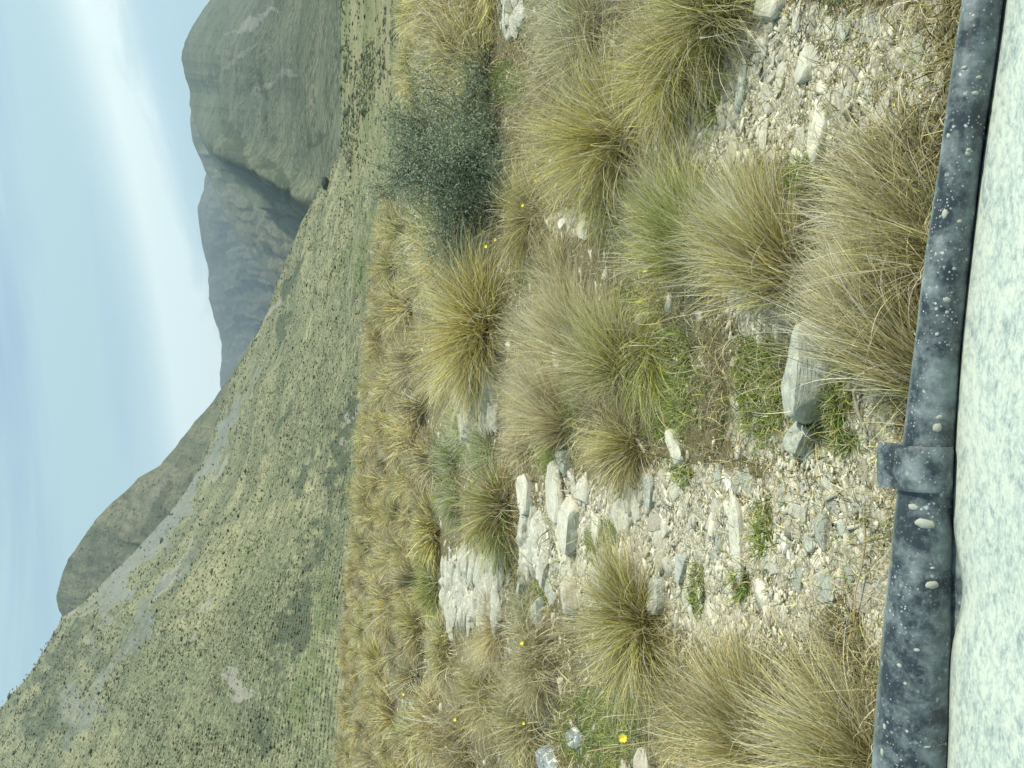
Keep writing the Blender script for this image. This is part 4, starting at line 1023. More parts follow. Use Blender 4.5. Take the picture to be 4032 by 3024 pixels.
ROCKS = [
    ("large flat-topped grey-green boulder lying beside the long khaki tussock", 3090, 3310, 1252, 1668, "grey", 1.0, 0.0),
    ("rounded grey stone with one dark side, next to the large boulder", 3085, 3232, 1655, 1795, "grey", .6, 0.3),
    ("pale rock half hidden behind the long khaki tussock's blades", 3245, 3350, 930, 1140, "pale", .5, 0.1),
    ("long pale cracked slab set flush in the middle of the grit", 2870, 2945, 1945, 2296, "pale", .16, 0.0),
    ("tilted split grey slab beside the red-brown spiky tussock", 2615, 2715, 1712, 1812, "pale", .5, -.5),
    ("bright wedge-shaped flat stone in front of the white bedrock slab", 2180, 2300, 1960, 2190, "pale", .35, 0.15),
    ("round flat blue-grey stone tucked under the big spiky olive tussock", 2325, 2430, 2212, 2345, "blue", .4, 0.0),
    ("lone grey stone on the grit near the thin upright straw grass", 3208, 3296, 2242, 2392, "blue", .45, 0.1),
    ("pinkish grey flat stone in the grit, one of two side by side", 3110, 3158, 2042, 2132, "tan", .25, 0.1),
    ("angular grey plate with a straight edge beside the pinkish flat stone", 3144, 3218, 2098, 2172, "grey", .2, 0.5),
    ("heart shaped grey stone lying in front of the trim clip", 3274, 3360, 2043, 2132, "grey", .3, 0.2),
    ("small bright white quartz chip beside the rounded grey stone", 3160, 3192, 1788, 1840, "white", .4, 0.4),
    ("narrow bright white sliver of stone pointing at the lone grey stone", 3068, 3114, 2105, 2216, "white", .3, 0.2),
    ("triangular white stone between angular plate and lone grey stone", 3185, 3240, 2180, 2250, "pale", .35, -.4),
    ("long narrow blue-grey slab on edge, beside the mossy grit", 2655, 2714, 2168, 2302, "blue", .5, -.45),
    ("dark grey slab on edge running into the big spiky olive tussock", 2552, 2628, 2270, 2430, "blue", .5, -.5),
    ("big cream rock cut off by the photo's top edge", 2970, 3100, -40, 90, "pale", .5, 0.0),
    ("notched pale stone in the stony bank", 3122, 3230, 182, 340, "pale", .45, 0.3),
    ("bright white long rock at the edge of the pale feathery tussock", 3182, 3270, 392, 634, "pale", .5, 0.1),
    ("long pale bar-shaped stone above the notched stone", 3052, 3100, 176, 372, "pale", .4, 0.0),
    ("flat grey oval stone with dark lichen in the bank's middle", 2888, 2948, 242, 444, "grey", .35, 0.0),
    ("white pointed stone under the big olive tussock's tips", 2752, 2834, 118, 254, "pale", .5, 0.3),
    ("slim pale stone lying under the dark based tussock", 2828, 2866, 382, 508, "pale", .45, 0.15),
    ("mossy topped pale stone beside the flat grey oval stone", 2780, 2830, 296, 392, "pale", .45, -.1),
    ("smooth cream stone in the thatch beside the bright white long rock", 2974, 3030, 454, 612, "pale", .4, 0.05),
    ("broad faded stone sunk in dry grass, in front of the broad olive-gold tussock", 2846, 2918, 512, 682, "tan", .3, 0.0),
    ("pale broken stone at the edge of the green moss by the feathery tussock", 3110, 3172, 572, 676, "pale", .4, 0.2),
    ("pale stone lying in straw beside the glossy yellow-green tussock", 2572, 2618, 508, 606, "pale", .4, 0.1),
    ("small pale stone sitting alone in dry grass above the sparse grey grass", 2530, 2580, 660, 736, "pale", .4, 0.0),
    ("slender cream stone of a leaning pair in the stony bank", 3236, 3286, 48, 172, "pale", .4, 0.35),
    ("grey squarish stone of a leaning pair in the stony bank", 3284, 3362, 78, 168, "grey", .3, 0.2),
    ("narrow cream stone next to the big cream rock", 3118, 3164, 8, 128, "pale", .4, 0.1),
    ("oval tan plate lying flat near the black trim", 3556, 3622, 46, 178, "tan", .22, 0.1),
    ("long tan slab lying beside the black trim at the photo's top edge", 3642, 3714, -30, 150, "tan", .3, 0.1),
    ("half buried grey stone in the grass roots of the feathery tussock", 3386, 3430, 330, 440, "grey", .35, 0.0),
    ("narrow white rock jutting out between straw tussock and long brown tussock", 2186, 2254, 1328, 1455, "white", .6, 0.2),
    ("small pale stone at the top of the white bedrock slab", 2043, 2106, 1858, 2010, "pale", .5, -.15),
    ("long white bedrock slab behind the wedge-shaped stone", 2150, 2235, 1825, 2092, "pale", .35, 0.05),
    ("small dark-sided stone between the long white slab and red-brown tussock", 2204, 2252, 1776, 1875, "grey", .6, 0.3),
    ("grey leaning stone beside the spiky dark rushes", 2040, 2090, 2268, 2394, "grey", .6, -.4),
    ("thin blue-white blade of rock by the curly pale-tipped tussock", 2110, 2148, 2355, 2470, "blue", .7, -.2),
    ("tan leaning block between round flat stone and blade of rock", 2208, 2290, 2278, 2410, "tan", .6, -.5),
    ("white and black mottled rock at the photo's bottom edge", 2130, 2210, 2948, 3060, "mott", .6, 0.0),
    ("low mottled rock in the green patch beside the dark curly tussock", 2215, 2305, 2865, 2960, "mott", .3, 0.0),
    ("tan rounded rock under the rust-brown tussock at the photo's bottom edge", 2505, 2590, 2945, 3070, "tan", .5, 0.0),
    ("small round pale pebble in the straw grass by the brown grass knot", 2200, 2234, 862, 910, "white", .6, 0.0),
    ("shallow pale stone of a pair in straw grass", 2274, 2332, 848, 955, "pale", .3, 0.0),
    ("slim pale stone of a pair in straw grass", 2336, 2366, 820, 900, "pale", .4, 0.2),
    ("blue-grey slab in the grit between red-brown tussock and mossy grit", 2535, 2585, 1862, 2002, "blue", .35, 0.15),
    ("grey plate beside the long pale cracked slab", 2800, 2850, 1830, 1985, "grey", .3, 0.0),
    ("white chip with a blue foot above the long pale cracked slab", 2842, 2890, 1860, 1935, "white", .3, 0.35),
    ("tan flake lying near the round flat blue-grey stone", 2464, 2506, 2115, 2200, "tan", .3, 0.0),
    ("grey flake pointing at the round flat blue-grey stone", 2480, 2534, 2172, 2245, "tan", .3, -.5),
    ("dark sliver standing beside the round flat blue-grey stone", 2350, 2415, 2160, 2225, "blue", .5, -.6),
    ("cream cobble at the edge of the grit below the red-brown tussock", 2605, 2640, 2045, 2110, "pale", .4, 0.0),
    ("large pale cobble in the grit beside the wedge-shaped stone", 2330, 2372, 2030, 2155, "pale", .4, 0.0),
    ("low pale stone in grit against the black trim below the clip", 3500, 3545, 2130, 2260, "tan", .25, 0.0),
    ("small tan stone at the foot of the thin upright straw grass", 3320, 3370, 2330, 2410, "tan", .4, 0.2),
    ("long mossy pale slab in the grit beside the rust-brown tussock", 2785, 2830, 2330, 2480, "pale", .3, 0.0),
    ("grey long stone beside the bare pink-grey soil hollow", 2930, 2965, 1120, 1290, "pale", .35, 0.0),
    ("pale flake in the soil hollow under the golden leaning tussock", 3005, 3045, 1085, 1150, "pale", .4, 0.2),
    ("white bar of rock in the soil hollow", 2975, 3005, 1200, 1370, "pale", .35, 0.0),
]
for r_ in ROCKS:
    rock(r_[0], *r_[1:5], mat=r_[5], hk=r_[6], rot=r_[7])


MED = [("flat cream stone lying in the bank between big olive tussock and black trim", "stones of the bank", (2760, 3640), (-60, 640), 80, ("pale", "pale", "pale", "tan")),
       ("flat pale stone lying in the grit between red-brown tussock and trim clip", "stones of the grit", (2440, 3480), (1820, 2450), 100, ("pale", "pale", "tan", "pale", "grey")),
       ("pale flake among the broken bedrock beside the round brown tussock", "bedrock flakes", (1990, 2330), (1850, 2330), 26, ("pale", "pale", "grey")),
       ("pale bar of stone in the soil hollow under the dark green tussock", "soil hollow stones", (2880, 3080), (1050, 1380), 9, ("pale", "tan"))]
MEDMESH = {}
for m_ in ("pale", "grey", "tan", "blue"):
    MEDMESH[m_] = []
    for q_ in range(6):
        me = rock_mesh("stone", 1.0, 0.42 + 0.06 * q_, 0.16, 4000 + q_ + 17 * len(MEDMESH), 2, 0.5, 10, 0.07)
        shade_by_angle(me); me.materials.append(M_ROCK[m_]); MEDMESH[m_].append(me)
for lab, grp, xr, yr, cnt, ms in MED:
    Xs = rng.uniform(*xr, cnt * 4); Ys = rng.uniform(*yr, cnt * 4)
    k = (blobmask(Xs, Ys, BARE) > 0.35) & (blobmask(Xs, Ys, GREEN) < 0.6)
    for r_ in ROCKS:
        k &= ~((Xs > r_[1] - 15) & (Xs < r_[2] + 15) & (Ys > r_[3] - 20) & (Ys < r_[4] + 20))
    Xs, Ys = Xs[k][:cnt], Ys[k][:cnt]
    P, T = ground_at(Xs, Ys)
    for p, t in zip(P, T):
        m_ = ms[rng.integers(len(ms))]
        o = bpy.data.objects.new("stone", MEDMESH[m_][rng.integers(6)]); COL.objects.link(o)
        w_ = float(np.clip(rng.lognormal(math.log(74), 0.42), 36, 170)) * t / F
        o.scale = (w_, w_ * rng.uniform(.8, 1.4), w_ * rng.uniform(.7, 1.3)); o.location = (p[0], p[1], p[2] - 0.002)
        o.rotation_euler = (rng.normal(0.05, .1), rng.normal(0, .1), rng.normal(0, .4))
        tag(o, lab, "stone", grp)


def outcrop(label, X0, X1, Y0, Y1, n, mat, slant, hk=.3, seed=5):
    """bedrock: a bed of parallel tilted plates, one body"""
    r_ = np.random.default_rng(seed)
    Vs, Fs = [], []; o = 0
    ctr, _ = gpt((X0 + X1) / 2, (Y0 + Y1) / 2)
    for i in range(n):
        X = r_.uniform(X0, X1); Y = r_.uniform(Y0, Y1)
        p, t = gpt(X, Y)
        w = r_.uniform(60, 210) * t / F; d = r_.uniform(0.07, 0.24); h = hk * r_.uniform(0.08, 0.22)
        V, Fc = ico(2); V = V.copy()
        for _ in range(11):
            nr = r_.normal(size=3); nr /= np.linalg.norm(nr); V -= np.clip(V @ nr - r_.uniform(.42, .68), 0, None)[:, None] * nr * .93
        V /= np.abs(V).max(0); V += 0.1 * fbm(V[:, 0] * 2 + i, V[:, 1] * 2 + V[:, 2], seed + i, 3)[:, None] * V
        V = V * np.array([w / 2, d / 2, h])
        a = slant + r_.normal(0, .18); b = r_.uniform(0.1, 0.5)
        M = np.array(Matrix.Rotation(a, 3, 'Z') @ Matrix.Rotation(b, 3, 'X'))
        V = V @ M.T + p + np.array([0, 0, h * 0.25])
        Vs.append(V - ctr); Fs.append(Fc + o); o += len(V)
    me = np_mesh("rock_outcrop", np.concatenate(Vs), np.concatenate(Fs))
    shade_by_angle(me, 25)
    ob = link("rock_outcrop", me, M_ROCK[mat]); ob.location = tuple(ctr)
    tag(ob, label, "outcrop")


outcrop("layered white rock outcrop in ridges below the huge golden tussock", 1800, 1960, 1450, 1705, 60, "bed", 0.45, .42, 5)
outcrop("pale streaked bedrock sheet beside the dark olive tussock", 1745, 1985, 2195, 2450, 90, "bed", 0.05, .28, 9)
outcrop("white broken bedrock in front of the round brown and green tussock", 2060, 2160, 2060, 2240, 36, "bed", 0.05, .25, 12)
outcrop("pale stone heap between grey grass and curly gold tussock, photo's top edge", 1995, 2070, -20, 130, 12, "bed", 0.1, .28, 15)

# ---------------------------------------------------------------- grit, litter, low green growth
BIG = [(2800, 2100, 800, 480), (3100, 330, 700, 480)]


def gravel():
    n = 38000
    X = rng.uniform(1560, 3840, n * 4); Y = rng.uniform(-1100, 4000, n * 4)
    m = blobmask(X, Y, BARE)
    pr = 0.10 + 0.9 * m
    pr *= 1 - 0.7 * blobmask(X, Y, GREEN)
    keep = rng.uniform(0, 1, len(X)) < pr
    X, Y = X[keep][:n], Y[keep][:n]; n = len(X)
    P, T = ground_at(X, Y)
    px = np.clip(rng.lognormal(math.log(9.3), 0.62, n), 5, 75)
    w = px * T / F * 1.6
    w = np.clip(w, 0.006, 0.16)
    # angular flakes: skewed slabs
    BX = np.array([(-1, -1, -1), (1, -1, -1), (1, 1, -1), (-1, 1, -1), (-1, -1, 1), (1, -1, 1), (1, 1, 1), (-1, 1, 1)], float)
    BF = np.array([(0, 3, 2, 1), (4, 5, 6, 7), (0, 1, 5, 4), (1, 2, 6, 5), (2, 3, 7, 6), (3, 0, 4, 7)])
    nt = 8
    end = rng.uniform(0.15, 1.0, (n, 8, 1))
    V = BX[None] * np.concatenate([1 - 0.35 * rng.uniform(0, 1, (n, 8, 1)), end, 1 - 0.3 * rng.uniform(0, 1, (n, 8, 1))], 2)
    V[:, 4:, :2] *= rng.uniform(0.6, 0.95, (n, 1, 1))
    sc = np.stack([w * 0.55, w * rng.uniform(0.16, 0.42, n), w * rng.uniform(0.05, 0.15, n)], -1)
    V = V * sc[:, None]
    a = rng.normal(0, 0.42, n); ca, sa = np.cos(a), np.sin(a)
    x = V[..., 0] * ca[:, None] - V[..., 1] * sa[:, None]; y = V[..., 0] * sa[:, None] + V[..., 1] * ca[:, None]
    z = V[..., 2] + x * rng.normal(0, 0.12, n)[:, None] + y * rng.normal(0.05, 0.16, n)[:, None]
    V = np.stack([x, y, z], -1) + P[:, None] + np.stack([0 * w, 0 * w, w * 0.03], -1)[:, None]
    Fc = (BF[None] + (np.arange(n) * nt)[:, None, None]).reshape(-1, 4)
    tone = np.array([(0.63, 0.605, 0.48), (0.55, 0.52, 0.40), (0.44, 0.435, 0.36), (0.72, 0.695, 0.57), (0.50, 0.47, 0.365)])[rng.choice(5, n, p=[.34, .26, .14, .14, .12])]
    cols = np.repeat(tone * rng.uniform(0.75, 1.15, (n, 1)), nt, 0)
    t = NT("grit_stone"); v = t.coord(); c = t.attr("Col", "Color")
    c = t.mix(t.ramp(t.noise(v, 55, 4, .7), [(0.35, 0.45), (0.6, 0.0)]), c, (0.17, 0.16, 0.13))
    t.principled(c, 0.9, t.bump(t.noise(v, 160, 3), 0.4, 0.004), 0.2)
    o = link("gravel", np_mesh("gravel", V.reshape(-1, 3), Fc, cols), t.m)
    tag(o, "pale broken schist grit scattered over the bare soil", "gravel", None, "stuff")


gravel()


def scatter_px(n, x0, x1, dens):
    X = rng.uniform(x0, x1, n); Y = rng.uniform(-1300, 4200, n)
    k = rng.uniform(0, 1, n) < dens(X, Y)
    X, Y = X[k], Y[k]
    P, T = ground_at(X, Y)
    return X, Y, P, T


def litter():
    dens = lambda X, Y: np.clip(0.95 - 0.6 * blobmask(X, Y, BARE) - 0.3 * blobmask(X, Y, GREEN), 0.14, 1) * np.where(X < 1620, 0.18, 1)
    X, Y, P, T = scatter_px(130000, 1540, 3830, dens)
    parts = []
    h = rng.uniform(0, 1, len(P))
    nz = fbm(P[:, 0] * 1.3, P[:, 1] * 1.3, 300, 3)
    for pal, lo, hi, H, sp in (("thatch", -9, -.1, .085, 1.5), ("khaki", -.1, .1, .11, 1.35), ("brown", .1, .22, .11, 1.35), ("straw", .22, 9, .10, 1.45)):
        s = (nz + rng.normal(0, .12, len(P)) > lo) & (nz + rng.normal(0, .12, len(P)) <= hi)
        if not s.any(): continue
        parts.append(grow(int(s.sum()), H, 0, sp, (0, 0), 0.7, 0.0032, 3, 0, 0.75, pal, 0.7, 0.5, root=P[s]))
        far = s & (T > 5)
        if far.any():
            parts.append(grow(int(far.sum()), H * 2.0, 0, sp, (0, 0), 0.7, 0.006, 3, 0, 0.75, pal, 0.6, 0.5, root=P[far] + rng.normal(0, 0.04, (int(far.sum()), 3)) * np.array([1, 1, 0])))
    tx, ty, tp, tt_ = scatter_px(16000, 1600, 3750, lambda X, Y: np.clip(0.9 - 1.1 * blobmask(X, Y, BARE) - 0.5 * blobmask(X, Y, GREEN), 0, 1))
    for pal in ("straw", "khaki", "grey", "brown"):
        k = rng.uniform(0, 1, len(tp)) < 0.3
        parts.append(grow(int(k.sum()), 0.27, 0, 1.15, (.05, .05), 1.5, 0.0034, 7, 0, 0.6, pal, 0.6, 0.6, root=tp[k]))
    V, Fq, C = merge(parts)
    o = link("dry_grass", np_mesh("dry_grass", V, Fq, C), M_BLADE)
    tag(o, "short dry grass and dead stems littering the ground", "grass", None, "stuff")


litter()


def green_growth():
    dens = lambda X, Y: np.clip((blobmask(X, Y, GREEN) + 1.2 * fbm(X / 40, Y / 60, 77, 4)) * blobmask(X, Y, GREEN) * .8 + 0.02, 0, 1)
    X, Y, P, T = scatter_px(320000, 1500, 3700, dens)
    k = len(P) // 2
    parts = [grow(k, 0.11, 0, 1.1, (0, 0), 0.5, 0.0036, 3, 0, 0.6, "green", 0.4, root=P[:k], pal2="khaki", mix2=.35), grow(len(P) - k, 0.075, 0, 1.2, (0, 0), 0.5, 0.0036, 3, 0, 0.6, "lime", 0.4, root=P[k:], pal2="olive", mix2=.5)]
    V, Fq, C = merge(parts)
    o = link("green_grass", np_mesh("green_grass", V, Fq, C), M_BLADE)
    tag(o, "low bright green grass and moss growing between the stones", "grass", None, "stuff")


green_growth()

# ---------------------------------------------------------------- yellow petals
def petal_mesh():
    V = []; Fq = []
    for k in range(5):
        a0 = k * 2 * PI / 5
        o = len(V)
        for s, w, z in ((0.1, .14, 0), (.5, .5, .22), (.85, .42, .55)):
            for sg in (-1, 1):
                V.append((s * math.cos(a0) - sg * w * math.sin(a0) * .8, s * math.sin(a0) + sg * w * math.cos(a0) * .8, z))
        Fq += [(o, o + 1, o + 3, o + 2), (o + 2, o + 3, o + 5, o + 4)]
    return V, np.array(Fq)


def yellow_flowers():
    t = NT("yellow_petal"); t.principled((0.88, 0.66, 0.06), 0.5, None, .3); m = t.m
    pts = [("large yellow flower low in the green patch beside the rust-brown tussock", 2456, 2905, 20, .17), ("yellow flower on the curly pale-tipped tussock", 2057, 2528, 11, .24), ("orange-yellow flower above the small lime grass clump", 2540, 1065, 12, .16),
           ("yellow flower in the glossy yellow-green tussock, farther from the shrub", 2105, 708, 9, .30), ("small yellow flower deep in the glossy yellow-green tussock", 2215, 650, 7, .25),
           ("yellow flower on the bent brown tussock, closest to the glossy one", 2058, 810, 8, .2), ("first of two yellow flowers side by side on the bent brown tussock", 1953, 942, 8, .25), ("larger of two yellow flowers side by side on the bent brown tussock", 1915, 970, 9, .25),
           ("tiny yellow flower at the green heart of the huge golden tussock", 1889, 1221, 7, .15), ("tiny yellow flower in the golden tussock's side, higher of a pair", 1786, 1376, 6, .3), ("tiny yellow flower in the golden tussock's side, lower of a pair", 1816, 1380, 5, .3),
           ("yellow flower behind the dark curly tussock", 1795, 2833, 8, .22), ("yellow flower in the black hollow of the dark curly tussock", 2062, 2846, 8, .2), ("pale yellow flower behind the curly brown tussock", 1592, 2732, 7, .3)]
    V, Fq = petal_mesh()
    for lab, X, Y, s, hgt in pts:
        d = ray(X, Y)
        # stem foot is the ground point seen a little lower
        t_ = (EYE - hgt) / -d[2]
        hd = np.array([d[0] * t_, d[1] * t_, 0]); g = float(height(hd[0], hd[1]))
        t_ = (EYE - hgt - g) / -d[2]
        hd = np.array([d[0] * t_, d[1] * t_]); g = float(height(hd[0], hd[1]))
        size = s * 0.95 * t_ / F
        root = empty("yellow_flower", (hd[0], hd[1], g)); tag(root, lab, "flower", "yellow flowers among the tussocks")
        hp = link("petals", np_mesh("petals", np.array(V) * size, Fq), m, root); hp.location = (0, 0, hgt)
        hp.rotation_euler = (rng.uniform(0.5, 1.0), rng.uniform(-.3, .3), rng.uniform(-.4, .4))
        link("stem", tube_mesh("stem", [(0, 0, -.02), (.004, .006, hgt * .6), (0, 0, hgt)], [.0016, .0012], (0.2, .22, .07), 5), M_LEAF, root)


yellow_flowers()

# ---------------------------------------------------------------- the vehicle edge
def vehicle():
    zt = 1.10
    far_px = [(-420, 3876), (0, 3818), (400, 3762), (800, 3707), (1200, 3652), (1600, 3596), (1950, 3553), (2300, 3531), (2650, 3508), (3024, 3480), (3440, 3450)]
    near_px = [(-420, 3985), (0, 3933), (400, 3880), (800, 3825), (1200, 3779), (1600, 3740), (1950, 3727), (2300, 3727), (2650, 3718), (3024, 3697), (3440, 3672)]

    def on(X, Y, z):
        d = ray(X, Y); t = (EYE - z) / -d[2]
        return np.array([d[0] * t, d[1] * t])
    fx = np.array([on(x, y, zt) for y, x in far_px]); nx = np.array([on(x, y, zt) for y, x in near_px])
    fx[:, 1] = np.polyval(np.polyfit(fx[:, 0], fx[:, 1], 3), fx[:, 0]); nx[:, 1] = np.polyval(np.polyfit(nx[:, 0], nx[:, 1], 4), nx[:, 0])
    xs = np.linspace(max(fx[-1, 0], nx[-1, 0]), min(fx[0, 0], nx[0, 0]), 260)
    yf = np.interp(xs, fx[::-1, 0], fx[::-1, 1]); yn = np.polyval(np.polyfit(nx[:, 0], nx[:, 1], 4), xs); yf = np.polyval(np.polyfit(fx[:, 0], fx[:, 1], 3), xs)
    cy = (yf + yn) / 2; rad = (yf - yn) / 2 * 0.93
    root = empty("vehicle", (0, -0.3, 0))
    tag(root, "dusty white vehicle edge with mud splashed black rubber trim and clip", "vehicle")
    off = np.array([0, -0.3, 0])
    # ---- rubber trim: a fat half round seal
    prof = [(math.cos(a), math.sin(a)) for a in np.linspace(-0.5 * PI, 1.5 * PI, 29)[:-1]]
    V = []; n = len(xs); k = len(prof)
    wob = 0.0012 * fbm(xs * 9, xs * 0, 400, 3)
    groove = np.zeros(n)
    for gx in (on(3640, 2215, zt)[0], on(3640, 2238, zt)[0]):
        groove += 0.0022 * np.exp(-((xs - gx) / 0.0016) ** 2)
    for i in range(n):
        for (c, s) in prof:
            r_ = rad[i] - groove[i] + wob[i]
            V.append((xs[i], cy[i] + c * r_, zt + (s * 0.95 - 0.05) * r_ + (0.004 if s > 0 else 0)))
    idx = np.arange(n * k).reshape(n, k); nxi = np.roll(idx, -1, 1)
    q = np.stack([idx[:-1], nxi[:-1], nxi[1:], idx[1:]], -1).reshape(-1, 4)
    t = NT("dusty_black_rubber"); v = t.coord()
    dust = t.noise(t.coord((1, 1, 1)), 26, 7, 0.7, 0.15); fine = t.noise(v, 160, 4, 0.7); dust2 = t.noise(v, 14, 6, 0.68)
    base = t.mix(t.ramp(dust, [(0.44, 0.0), (0.70, 0.75)]), (0.02, 0.03, 0.037), (0.27, 0.325, 0.32))
    base = t.mix(t.ramp(fine, [(0.55, 0.0), (0.75, 0.32)]), base, (0.32, 0.38, 0.38))
    nm = t.n("ShaderNodeNewGeometry"); sep = t.n("ShaderNodeSeparateXYZ")
    t.l(v, sep.inputs[0])
    base = t.mix(t.math("MULTIPLY", t.ramp(t.attr("outer_sheen_dust"), [(0.25, 0.0), (0.95, 0.85)]), t.ramp(dust2, [(0.3, 0.45), (0.6, 1.0)])), base, (0.40, 0.49, 0.49))  # outer side paler: sky reflection painted into the colour, along with dust
    # dried mud drops of several sizes
    for sc_, th, am in ((60, 0.17, 0.7), (150, 0.24, 0.2), (320, 0.27, 0.1)):
        vc = t.voro(v, sc_, "Distance"); cc = t.voro(v, sc_, "Color")
        sp = t.n("ShaderNodeSeparateColor"); t.l(cc, sp.inputs[0])
        on_ = t.ramp(sp.outputs[0], [(0.5 + am * .25, 0.0), (0.54 + am * .25, 1.0)], "CONSTANT")
        thr = t.math("MULTIPLY", t.math("ADD", sp.outputs[1], 0.35), th)
        d_ = t.math("ADD", vc, t.math("MULTIPLY", t.math("SUBTRACT", fine, 0.5), 0.6))
        m_ = t.math("MULTIPLY", t.math("SUBTRACT", 1.0, t.math("DIVIDE", t.math("SUBTRACT", d_, t.math("MULTIPLY", thr, 0.6)), t.math("MULTIPLY", thr, 0.5)), True), on_)
        base = t.mix(t.math("MULTIPLY", m_, t.ramp(dust2, [(0.42, 0.1), (0.62, 0.75)])), base, t.mix(sp.outputs[2], (0.42, 0.46, 0.43), (0.68, 0.72, 0.68)))
    t.principled(base, t.ramp(dust, [(0.4, 0.3), (0.7, 0.65)]), t.bump(t.math("ADD", fine, dust), 0.15, 0.002), 0.5)
    M_RUB = t.m
    trim = link("rubber_trim", np_mesh("rubber_trim", np.array(V) - off, q, smooth=True, attrs={"outer_sheen_dust": np.tile([max(c, 0) for c, s_ in prof], n)}), M_RUB, root)
    tag(trim, "black rubber trim speckled with dried mud")
    FV = []
    for i in range(n):
        for yy, zz in ((cy[i], zt - rad[i] * .5), (cy[i] - rad[i] * 1.0, zt - .016), (yn[i] - .03, zt - .02), (yn[i] - .03, zt - .026), (cy[i] - rad[i], zt - .024), (cy[i], zt - rad[i] * .7)):
            FV.append((xs[i], yy, zz))
    ix = np.arange(n * 6).reshape(n, 6); nx_ = np.roll(ix, -1, 1)
    link("seal_flange", np_mesh("seal_flange", np.array(FV) - off, np.stack([ix[:-1], nx_[:-1], nx_[1:], ix[1:]], -1).reshape(-1, 4)), M_RUB, trim)
    # bigger dried splashes sitting on the seal
    def surf(X, Y):
        x = on(X, Y, zt)
        i = int(np.argmin(np.abs(xs - x[0])))
        lo = rad[i]
        yy = np.clip((on(X, Y, zt + 0.6 * lo)[1] - cy[i]) / lo, -.95, .95)
        a = math.acos(yy)
        return np.array([x[0], cy[i] + lo * math.cos(a), zt + lo * (0.95 * math.sin(a) - .05) + 0.004]), np.array([0, math.cos(a), math.sin(a)])
    SV, SF = [], []; o = 0
    splats = [(3650, 2048, 44, 25), (3625, 1983, 26, 16), (3685, 1680, 24, 22), (3690, 1640, 17, 12), (3750, 50, 14, 22), (3823, 290, 11, 9), (3765, 555, 8, 14), (3816, 615, 14, 12), (3835, 596, 13, 9), (3745, 855, 15, 26), (3798, 876, 13, 11), (3790, 977, 12, 9), (3764, 1063, 10, 11),
              (3730, 1186, 20, 14), (3726, 1235, 11, 9), (3715, 1012, 8, 12), (3705, 1320, 9, 10), (3621, 2526, 14, 11), (3579, 2581, 12, 12), (3594, 2650, 10, 8), (3594, 2830, 9, 9), (3700, 2232, 12, 6), (3640, 2905, 18, 6), (3680, 2292, 30, 22), (3868, 315, 12, 9), (3838, 385, 16, 10), (3529, 2808, 10, 16), (3520, 2905, 12, 20)]
    for j, (X, Y, rx, ry) in enumerate(splats):
        c, nrm = surf(X, Y)
        tx = np.array([1, 0, 0]); ty = np.cross(nrm, tx)
        s = 0.76 / F * 0.8
        m = 14; c0 = len(SV)
        SV.append(c + nrm * 0.0006)
        jit = (1 + 0.12 * np.array([math.sin(7 * a_ + 3 * j) for a_ in np.linspace(0, 2 * PI, m, endpoint=False)])) * (1 + 0.10 * np.array([math.sin(2 * a_ + j) + .6 * math.sin(5 * a_ + 2.1 * j) for a_ in np.linspace(0, 2 * PI, m, endpoint=False)]))
        for rr, hh in ((0.8, 0.0006), (1.0, -0.001)):
            for q_ in range(m):
                a_ = 2 * PI * q_ / m
                SV.append(c + (tx * math.cos(a_) * ry + ty * math.sin(a_) * rx) * s * rr * jit[q_] + nrm * hh)
        for q_ in range(m):
            SF.append((c0, c0 + 1 + q_, c0 + 1 + (q_ + 1) % m, c0 + 1 + (q_ + 1) % m))
            SF.append((c0 + 1 + q_, c0 + 1 + m + q_, c0 + 1 + m + (q_ + 1) % m, c0 + 1 + (q_ + 1) % m))
    tri = np.array([f[:3] for f in SF if f[2] == f[3]]); quad = np.array([f for f in SF if f[2] != f[3]])
    t2 = NT("dried_mud_splash"); v2 = t2.coord()
    t2.principled(t2.mix(t2.noise(v2, 120, 4, .6), (0.24, 0.25, 0.21), (0.42, 0.43, 0.355)), 0.9, None, .2)
    sp = link("mud_splashes", np_mesh("mud_splashes", np.array(SV) - off, [tri, quad], smooth=True), t2.m, trim)
    sp["kind"] = "stuff"
    # ---- the clip: a sleeve over the seal with a flat lip standing out beyond it
    xa, xb = on(3560, 1912, zt)[0], on(3560, 1742, zt)[0]
    sel = np.linspace(xa, xb, 10)
    CV = []; ci = 0
    for i_, x in enumerate(sel):
        y0 = np.interp(x, xs, cy); r_ = np.interp(x, xs, rad)
        e = 0.0015 * (1 if 0 < i_ < 9 else 0)
        ring = []
        for a in np.linspace(-0.15 * PI, 0.72 * PI, 14):
            # angle measured from the vehicle side over the top
            ring.append((y0 - math.cos(a) * (r_ + .004 + e), zt + .006 + math.sin(a) * (r_ * .95 + .002 + e)))
        yy, zz = ring[-1]
        lip = np.interp(x, [xa, xb], [0.019, 0.026]) 
        ring += [(yy + .008, zz + .002), (yy + lip * .75, zz + .001), (yy + lip, zz - .001), (yy + lip + .001, zz - .005), (yy + lip * .7, zz - .006), (yy, zz - .01), (y0, zt - .01)]
        ci = len(ring)
        CV += [(x, a, b) for a, b in ring]
    idx = np.arange(10 * ci).reshape(10, ci); nxi = np.roll(idx, -1, 1)
    q = np.stack([idx[:-1], nxi[:-1], nxi[1:], idx[1:]], -1).reshape(-1, 4)
    me = np_mesh("trim_clip", np.array(CV) - off, q, smooth=True)
    shade_by_angle(me, 40)
    tag(link("trim_clip", me, M_RUB, trim), "black clip sleeve with a flat lip over the rubber trim")
    # ---- white body panel: top skin, rolled edge, side skin, closed round
    xs2 = np.linspace(-1.15, 1.0, 140)
    ye = np.interp(xs2, xs, yn) + 0.009
    x_gap = on(3735, 2330, zt)[0]
